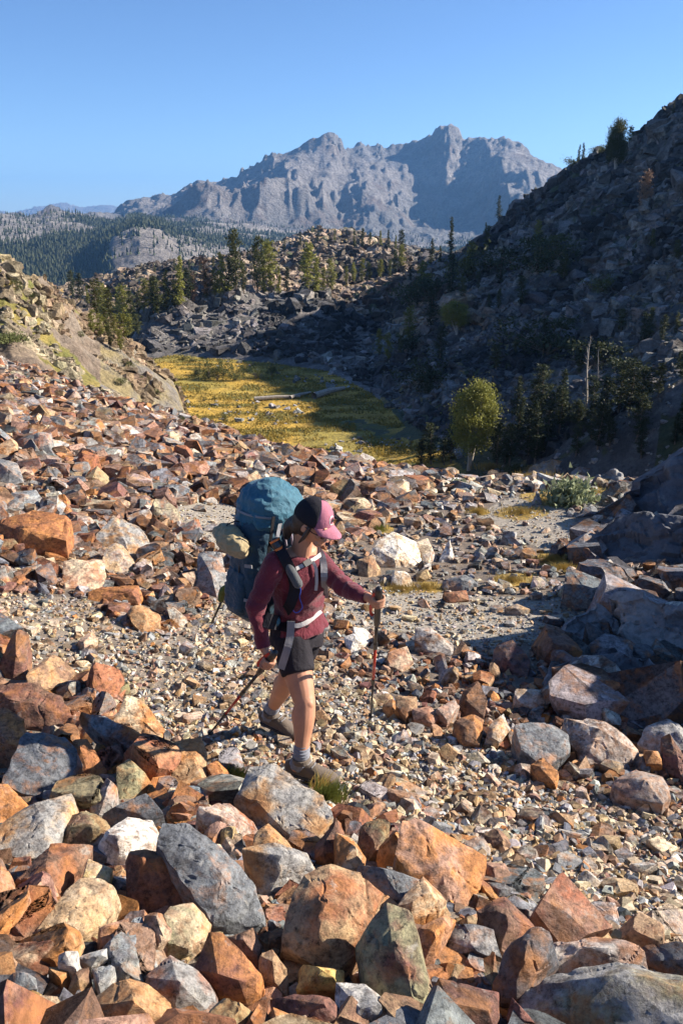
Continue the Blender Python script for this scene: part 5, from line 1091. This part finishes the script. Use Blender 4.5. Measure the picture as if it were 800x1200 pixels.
# shorts
so_parts = [limb([waist-UP*.03, pelvis, P(347,756,YF+.30)], [(.135,.105),(.155,.12),(.15,.12)], 22, RT, 6, False), limb([hipR+UP*.03, hipR.lerp(kneeR,.25), hipR.lerp(kneeR,.52)], [.098,.096,.088], 18, None, 6, False), limb([hipL+UP*.03, hipL.lerp(kneeL,.25), hipL.lerp(kneeL,.42)], [.096,.094,.086], 18, None, 6, False)]
so = remeshed('shorts', so_parts, .006, 4); v = get_v(so).astype(float); v += get_n(so)*(.004*ridged(v[:,0]*14, v[:,1]*14, 9, v[:,2]*10)+.001)[:,None]; set_v(so, v); part('shorts', so, M_shorts)
for a, k_, h_, t_, nm in ((ankR, kneeR, heelR, toeR, 'R'), (ankL, kneeL, heelL, toeL, 'L')):
    s = remeshed('sock', [limb([a.lerp(k_,.20), a.lerp(k_,.1), a, h_.lerp(a,.45)], [.041,.043,.042,.044], 16, None, 5, False)], .004, 2); v = get_v(s).astype(float); v += get_n(s)*(.0022*np.sin(v[:,2]*430))[:,None]; set_v(s, v); part('sock', s, M_sock)
    fd = (t_-h_); fl = fd.length; fd.normalize(); L = .265; side = fd.cross(UP).normalized(); up = side.cross(fd).normalized(); h0 = h_-fd*.02; 
    pts = [h0+up*.040, h0+fd*.06+up*.048, h0+fd*.12+up*.044, h0+fd*.18+up*.032, h0+fd*.235+up*.026, h0+fd*L+up*.022]
    sb = remeshed('shoe', [limb(pts, [(.036,.040),(.043,.050),(.044,.044),(.050,.034),(.046,.026),(.022,.014)], 18, side), limb([a-up*.035, a-up*.005], [(.047,.052),(.048,.052)], 16, fd, 4, False)], .004, 3)
    shoe = part('shoe', sb, M_shoe)
    part('sole', me_geo('sole', [limb([q-up*(q-h0).dot(up)+up*.006 for q in pts], [(.040,.013),(.043,.014),(.043,.013),(.052,.014),(.050,.014),(.026,.010)], 18, side)]), M_sole, shoe)
    part('laces', me_geo('laces', [limb([h0+fd*(.105+.022*q)+up*(.092-.012*q)-side*.026, h0+fd*(.112+.022*q)+up*(.098-.012*q), h0+fd*(.105+.022*q)+up*(.092-.012*q)+side*.026], [.0032]*3, 6) for q in range(4)]), M_greyweb, shoe)
# hair and cap
part('hair', remeshed('hair', [ball(hp(0,-.022,.002), .083,.088,.105, HM, 20, 14), ball(hp(.0,-.055,-.055), .066,.052,.062, HM, 18, 12), limb([hp(.01,-.085,-.05), hp(.015,-.10,-.10), hp(.02,-.09,-.15)], [.034,.034,.020], 10), limb([hp(.074,.022,.0), hp(.076,.016,-.06), hp(.07,.0,-.11)], [.010,.012,.005], 8)], .005, 2), M_hair)
def shell(c, r, th0, th1, ph0, ph1, M3, nu=24, nv=10, thick=.004, fn=None):
    V, Fc = [], []
    for s in (0, 1):
        for i in range(nv+1):
            th = th0+(th1-th0)*i/nv
            for j in range(nu+1):
                ph = ph0+(ph1-ph0)*j/nu; k = 1+ (thick/r[0] if s else 0); v = Vector((math.sin(th)*math.cos(ph)*r[0]*k, math.sin(th)*math.sin(ph)*r[1]*k, math.cos(th)*r[2]*k)); V.append(tuple(M3@v+Vector(c)))
    W = nu+1; o_ = W*(nv+1)
    for i in range(nv):
        for j in range(nu):
            a = i*W+j; Fc += [(a, a+1, a+W+1, a+W), (o_+a, o_+a+W, o_+a+W+1, o_+a+1)]
    for i in range(nv):
        for j in (0, nu): a = i*W+j; Fc.append((a, a+W, o_+a+W, o_+a))
    for j in range(nu):
        for i in (0, nv): a = i*W+j; Fc.append((a, a+1, o_+a+1, o_+a))
    return V, Fc
cc = hp(0,-.008,.018); cr_ = (.086,.100,.106)
cap = part('cap', me_geo('cap', [shell(cc, cr_, 0.02, 1.62, math.radians(145), math.radians(395), HM, 30, 12)]), M_black)
part('front_panel', me_geo('front_panel', [shell(cc, tuple(x*1.004 for x in cr_), 0.02, 1.60, math.radians(33), math.radians(147), HM, 18, 12)]), M_pink, cap)
bp_ = []; 
for s in (0, 1):
    for i in range(9):
        for j in range(17):
            ph = math.radians(28)+math.radians(124)*j/16; e = i/8; x0, y0 = math.cos(ph)*.088, math.sin(ph)*.102; x1, y1 = math.cos(ph)*.086, .102*math.sin(ph)+.072*math.sin(ph)**.7
            x, y = x0+(x1-x0)*e, y0+(y1-y0)*e; bp_.append(tuple(cc+HM@Vector((x, y, .010-.02*e-1.9*x*x*(.4+.6*e)-s*.004))))
bf = [(s*153+i*17+j, s*153+i*17+j+1, s*153+i*17+j+18, s*153+i*17+j+17) for s in (0,1) for i in range(8) for j in range(16)]
bf += [(i*17+j, 153+i*17+j, 153+i2*17+j2, i2*17+j2) for i, j, i2, j2 in [(8,q,8,q+1) for q in range(16)]+[(q,0,q+1,0) for q in range(8)]+[(q,16,q+1,16) for q in range(8)]]
part('brim', me_geo('brim', [(bp_, bf)]), M_pink, cap)
def on_panel(a, th, k): 
    ph = math.radians(90+a); return cc+HM@Vector((math.sin(th)*math.cos(ph)*cr_[0]*k, math.sin(th)*math.sin(ph)*cr_[1]*k, math.cos(th)*cr_[2]*k))
def disc(a0, th0, ra, rt, k, n=20):
    return [tuple(on_panel(a0, th0, k))]+[tuple(on_panel(a0+ra*math.cos(2*math.pi*j/n), th0+rt*math.sin(2*math.pi*j/n), k)) for j in range(n)], [(0, 1+j, 1+(j+1) % n) for j in range(n)]
emb = part('emblem', me_geo('emblem', [disc(0, 1.13, 15, .22, 1.065)]), M_white, cap)
V1, F1 = disc(0, 1.13, 12, .17, 1.08); part('emblem_ring', me_geo('emblem_ring', [(V1, F1)]), M_pink, cap)
tri = [tuple(on_panel(a, t, 1.095)) for a, t in ((-10,1.22),(-3,1.03),(0,1.12),(4,.98),(11,1.22))]; part('emblem_peak', me_geo('emblem_peak', [(tri, [(0,1,2),(0,2,4),(2,3,4)])]), M_black, cap)
part('sunglasses', me_geo('sunglasses', [ball(hp(s*.034,.096,-.016), .028,.007,.019, HM, 16, 10) for s in (1,-1)]+[limb([hp(s*.06,.088,-.010), hp(s*.080,.05,-.008), hp(s*.079,-.005,-.004)], [.003]*3, 6) for s in (1,-1)]+[limb([hp(-.01,.102,-.012), hp(.01,.102,-.012)], [.003]*2, 6)]), plain('dark_lens', (.03,.012,.012), .12, .1))
# ---- trekking poles (held: things of their own)
def pole(name, c, tip, ax, label, seg):
    top = c+ax*.085; o = empty(name, tip); L = (top-tip).length; f = lambda t: top.lerp(tip, t); tag(o, label, 'trekking pole', 'trekking poles held by the hiker')
    P2 = lambda nm, g, mt, par=o: part(nm, me_geo(nm, g), mt, par, tip)
    P2('grip', [limb([f(0), f(.03), f(.10), f(.16), f(.20)], [.017,.019,.0165,.0175,.014], 12)], M_plastic)
    P2('grip_cap', [limb([f(-.012)+ax*0, f(.012)], [.018,.018], 12)], M_plastic)
    P2('upper_shaft', [ring_tube([f(.2), f(seg[0])], [.0095,.0095], 10)], M_plastic); P2('middle_shaft', [ring_tube([f(seg[0]), f(seg[1])], [.0085,.008], 10)], M_red)
    P2('lower_shaft', [ring_tube([f(seg[1]), f(.975)], [.0065,.0058], 10)], M_steel); P2('clamp', [limb([f(seg[0]-.015), f(seg[0]+.02)], [.013,.013], 10)], M_plastic); P2('clamp', [limb([f(seg[1]-.015), f(seg[1]+.02)], [.012,.012], 10)], M_plastic)
    P2('basket', [ring_tube([f(.94), f(.945)], [.018,.018], 14)], M_plastic); P2('tip', [ring_tube([f(.97), f(1.0)], [.006,.002], 8)], M_steel)
    s_ = ax.cross(Vector((0,1,0))).normalized(); P2('wrist_strap', [ribbon([f(.01)+s_*.018, f(.04)+s_*.030-ax*.02, f(.12)+s_*.034, f(.14)+s_*.02], .016, .0015)], M_red)
pole('trekking_pole', pcL, tipL, axL, 'red and black trekking pole planted upright, gripped in the outstretched hand', (.34,.62))
pole('trekking_pole', pcR, tipR, axR, 'red and black trekking pole slanting back down left from the lowered hand', (.42,.70))
# ---- backpack
BK = -FWD; bo = P(304,716,YF+.50)
pu = (P(316,600,YF+.52)-bo).normalized(); pr_ = (RT-pu*RT.dot(pu)).normalized(); pb = pu.cross(pr_).normalized(); pb = pb if pb.dot(BK) > 0 else -pb
def bp(x, y, z): return bo+pr_*x+pb*y+pu*z
pack = empty('backpack', bo); tag(pack, 'blue hiking backpack with teal lid and khaki sack, worn by the hiker', 'backpack')
def sup(V, o_, ex=.62):
    return V
def box_tube(zs, ws, ds, yo, n=32, ex=.55):
    V, Fc = [], []
    for z, w, d, y in zip(zs, ws, ds, yo):
        for k in range(n):
            a = 2*math.pi*k/n; c, s = math.cos(a), math.sin(a); V.append(tuple(bp(math.copysign(abs(c)**ex, c)*w, y+math.copysign(abs(s)**ex, s)*d, z)))
    m = len(zs)
    for i in range(m-1):
        for k in range(n): Fc.append((i*n+k, i*n+(k+1) % n, (i+1)*n+(k+1) % n, (i+1)*n+k))
    Fc += [tuple(reversed(range(n))), tuple((m-1)*n+k for k in range(n))]; return V, Fc
def wrinkled(name, parts, vox, amp, fr, seed, sm_=4, pleat=0):
    me = remeshed(name, parts, vox, sm_); v = get_v(me).astype(float); q = v*fr; d = amp*ridged(q[:,0]+q[:,2]*.4, q[:,1], seed, q[:,2]*1.6)+amp*.5*ridged(q[:,0]*2.6, q[:,1]*2.6, seed+1, q[:,2]*3.4)
    v += get_n(me)*d[:,None]; set_v(me, v); return me
Hh = .56
PK = lambda nm, me, mt, par=pack: part(nm, me, mt, par, bo)
main = PK('main_bag', wrinkled('main_bag', [box_tube([-.03,0,.06,.2,.38,.50,Hh,.60], [.09,.135,.16,.172,.175,.172,.165,.09], [.05,.10,.125,.135,.135,.13,.12,.06], [.0,.0,0,0,0,0,0,0])], .007, .005, 11, 3), M_pack)
PK('lid', wrinkled('lid', [box_tube([Hh-.05,Hh-.01,Hh+.05,Hh+.12,Hh+.175,Hh+.205], [.160,.168,.168,.152,.108,.04], [.11,.155,.155,.14,.095,.03], [0,0,0,0,-.005,-.005], 36, .8)], .006, .010, 10, 8), M_lid)
PK('lid_zip', me_geo('lid_zip', [ribbon([bp(.188*math.cos(a), .162*math.sin(a), Hh+.045) for a in [math.radians(q) for q in range(-200, 21, 20)]], .012, .002, pu.cross(pr_) if False else None)]), M_greyweb)
PK('side_pocket', wrinkled('side_pocket', [box_tube([.02,.05,.18,.27], [.03,.045,.05,.035], [.06,.085,.09,.085], [0,0,0,0])], .006, .003, 14, 4), M_pack)
o = pack.children[-1]
v = get_v(o.data); v += np.array(pr_*.145+pb*.01, np.float32); set_v(o.data, v)
PK('rolled_sack', wrinkled('rolled_sack', [limb([bp(.235,-.10,Hh-.125), bp(.24,.0,Hh-.10), bp(.225,.11,Hh-.10)], [.045,.066,.042], 18)], .006, .008, 15, 6), M_khaki)
PK('sack_strap', me_geo('sack_strap', [ring_tube([bp(.20+.088*math.cos(a), .02, Hh-.10+.088*math.sin(a)) for a in [math.radians(q) for q in range(0, 361, 30)]], [.004]*13, 6, None, False)]), M_plastic)
for yy, xx in ((-.10,.09), (.10,.10), (.10,-.10)):
    PK('lid_strap', me_geo('lid_strap', [ribbon([bp(xx, yy*1.62, Hh+.06), bp(xx*1.02, yy*1.60, Hh-.04), bp(xx, yy*1.50, Hh-.16)], .018, .003, -pb if yy < 0 else pb)]), M_plastic)
PK('vertical_seam', me_geo('vertical_seam', [limb([bp(.176, -.02, z_) for z_ in (.04,.15,.28,.42)], [.004]*4, 6)]), M_plastic)
for k in range(4):
    x = .16-.05*k; PK('bungee_cord', me_geo('bungee_cord', [limb([bp(.02-.045*k, -.125, Hh+.01), bp(.0-.045*k, -.15, Hh-.05), bp(-.03-.04*k, -.14, Hh-.12)], [.006]*3, 7)]), M_lilac)
PK('compression_strap', me_geo('compression_strap', [ribbon([bp(.172,y,z) for y, z in ((-.13,.34),(0,.31),(.12,.33))], .018, .003, pr_)]), M_greyweb); PK('compression_strap', me_geo('compression_strap', [ribbon([bp(.165,y,z) for y, z in ((-.13,.14),(0,.12),(.12,.15))], .018, .003, pr_)]), M_greyweb)
tl0, tl1, tl2 = P(258,684,YF+.62), P(266,700,YF+.60), P(248,730,YF+.68)
st = PK('strapped_tool', me_geo('strapped_tool', [limb([P(272,688,YF+.58), P(263,692,YF+.60), P(259,702,YF+.61)], [.020,.028,.020], 12)]), M_moss); PK('tool_shaft', me_geo('tool_shaft', [ring_tube([P(262,700,YF+.61), tl2], [.007,.006], 8)]), M_plastic, st)
# harness lying on the shirt
bvh_all = bvh_s
sp = [P(320,636,YF+.34), on(326,641,.022), on(334,655,.016), on(342,672,.014), on(345,690,.014), on(338,712,.014), P(325,722,YF+.34)]
PK('shoulder_strap', me_geo('shoulder_strap', [ribbon(sp, .055, .007)]), M_black)
sp2 = [P(360,634,YF+.42), on(374,646,.016), on(379,660,.012), on(380,680,.012), P(381,700,YF+.40)]
PK('shoulder_strap', me_geo('shoulder_strap', [ribbon(sp2, .035, .006)]), M_greyweb)
PK('load_strap', me_geo('load_strap', [ribbon([P(330,607,YF+.42), P(326,625,YF+.30), on(324,642,.028)], .018, .002)]), M_greyweb)
stp = PK('sternum_strap', me_geo('sternum_strap', [ribbon([on(344,668,.026), on(352,664,.020), on(361,659,.018), on(370,654,.018), on(378,648,.020)], .020, .002)]), M_web)
PK('buckle', me_geo('buckle', [ribbon([on(356,662,.026), on(364,657,.024)], .030, .006)], False), M_plastic, stp); PK('strap_tail', me_geo('strap_tail', [ribbon([on(366,658,.022), on(370,666,.016), on(371,680,.016), on(370,692,.016)], .016, .0015)]), M_web, stp)
bt = PK('strap_bottle', me_geo('strap_bottle', [limb([on(323,636,.055), on(349,684,.045)], [.024,.025], 16)]), M_tube)
a_, b_ = on(323,636,.055), on(349,684,.045)
for t in (-.05, .14): PK('orange_band', me_geo('orange_band', [ring_tube([a_.lerp(b_, t-.02), a_.lerp(b_, t+.03)], [.0272,.0272], 16)]), M_org, bt)
PK('bottle_cap', me_geo('bottle_cap', [limb([a_.lerp(b_, .0), a_.lerp(b_, .09)], [.026,.026], 14)]), M_steel, bt)
PK('cord', me_geo('cord', [limb([on(346,683,.03), on(352,690,.02), on(351,700,.018), on(354,712,.018), on(347,718,.018), on(342,712,.02), on(341,695,.02)], [.0032]*7, 6)]), M_blue)
hb = PK('hip_belt', me_geo('hip_belt', [ribbon([P(306,722,YF+.42), on(312,727,.016, YF+.22), on(326,730,.014), on(340,733,.014)], .075, .010)]), M_black)
PK('belt_pocket', remeshed('belt_pocket', [ball(on(318,729,.03, YF+.18), .055,.03,.038, Matrix((pr_, pb, pu)).transposed(), 18, 12)], .006, 2), M_lid, hb)
PK('waist_webbing', me_geo('waist_webbing', [ribbon([on(338,733,.016), on(350,733,.016), on(360,729,.016), on(369,722,.016), on(376,716,.014)], .024, .002)]), M_web, hb)
PK('strap_tail', me_geo('strap_tail', [ribbon([on(341,728,.024), on(340,745,.02, YF+.14), P(336,762,YF+.13), P(329,784,YF+.12)], .040, .002)]), M_greyweb, hb)
# ================================================================== LIGHT, AIR, CAMERA
SUN_EL, SUN_AZ = math.radians(28), math.radians(77)      # azimuth clockwise from +Y
sd = Vector((math.sin(SUN_AZ)*math.cos(SUN_EL), math.cos(SUN_AZ)*math.cos(SUN_EL), math.sin(SUN_EL)))
sl = bpy.data.lights.new('sun', 'SUN'); sl.energy = 5.0; sl.angle = math.radians(.53); sl.color = (1, .895, .76)
so = bpy.data.objects.new('sun', sl); COL.objects.link(so); so.rotation_euler = (-sd).to_track_quat('-Z', 'Y').to_euler()
w = bpy.data.worlds.new('World'); scene.world = w; w.use_nodes = True; nt = w.node_tree; nt.nodes.clear()
wo = nt.nodes.new('ShaderNodeOutputWorld'); bg = nt.nodes.new('ShaderNodeBackground'); sk = nt.nodes.new('ShaderNodeTexSky')
sk.sky_type = 'NISHITA'; sk.sun_disc = False; sk.sun_elevation = SUN_EL; sk.sun_rotation = SUN_AZ; sk.altitude = 2800; sk.air_density = 1.0; sk.dust_density = 1.3; sk.ozone_density = 2.5
tn = mixc(nt, 1.0, sk.outputs[0], (.80, .95, 1.14), 'MULTIPLY'); nt.links.new(tn, bg.inputs[0]); nt.links.new(bg.outputs[0], wo.inputs[0]); bg.inputs[1].default_value = .057
HAZE = 1
if HAZE:
    bm = bmesh.new(); bmesh.ops.create_cube(bm, size=1); 
    for v in bm.verts: v.co = Vector((v.co.x*34000, v.co.y*32400+0, v.co.z*1500-150+0))
    me = bm_mesh('haze', bm); hm = bpy.data.materials.new('thin_haze'); hm.use_nodes = True; n2 = hm.node_tree; n2.nodes.clear()
    oo = n2.nodes.new('ShaderNodeOutputMaterial'); pv = n2.nodes.new('ShaderNodeVolumePrincipled'); n2.links.new(pv.outputs[0], oo.inputs['Volume'])
    pv.inputs['Color'].default_value = (.22, .50, 1, 1); pv.inputs['Density'].default_value = 6.5e-5; pv.inputs['Anisotropy'].default_value = 0.2
    ho = link('haze', me, hm); tag(ho, kind='stuff')
cam = bpy.data.cameras.new('camera'); cam.sensor_fit = 'VERTICAL'; cam.sensor_height = 36; cam.lens = 30; cam.clip_start = .05; cam.clip_end = 60000
co = bpy.data.objects.new('camera', cam); COL.objects.link(co); co.rotation_euler = (math.pi/2-PITCH, 0, 0); scene.camera = co
scene.view_settings.view_transform = 'Standard'; scene.view_settings.look = 'None'; scene.view_settings.exposure = 1.4; scene.view_settings.gamma = 1
scene.render.engine = 'CYCLES'; scene.render.resolution_x = 682; scene.render.resolution_y = 1024
scene.cycles.max_bounces = 5; scene.cycles.diffuse_bounces = 3; scene.cycles.volume_bounces = 0
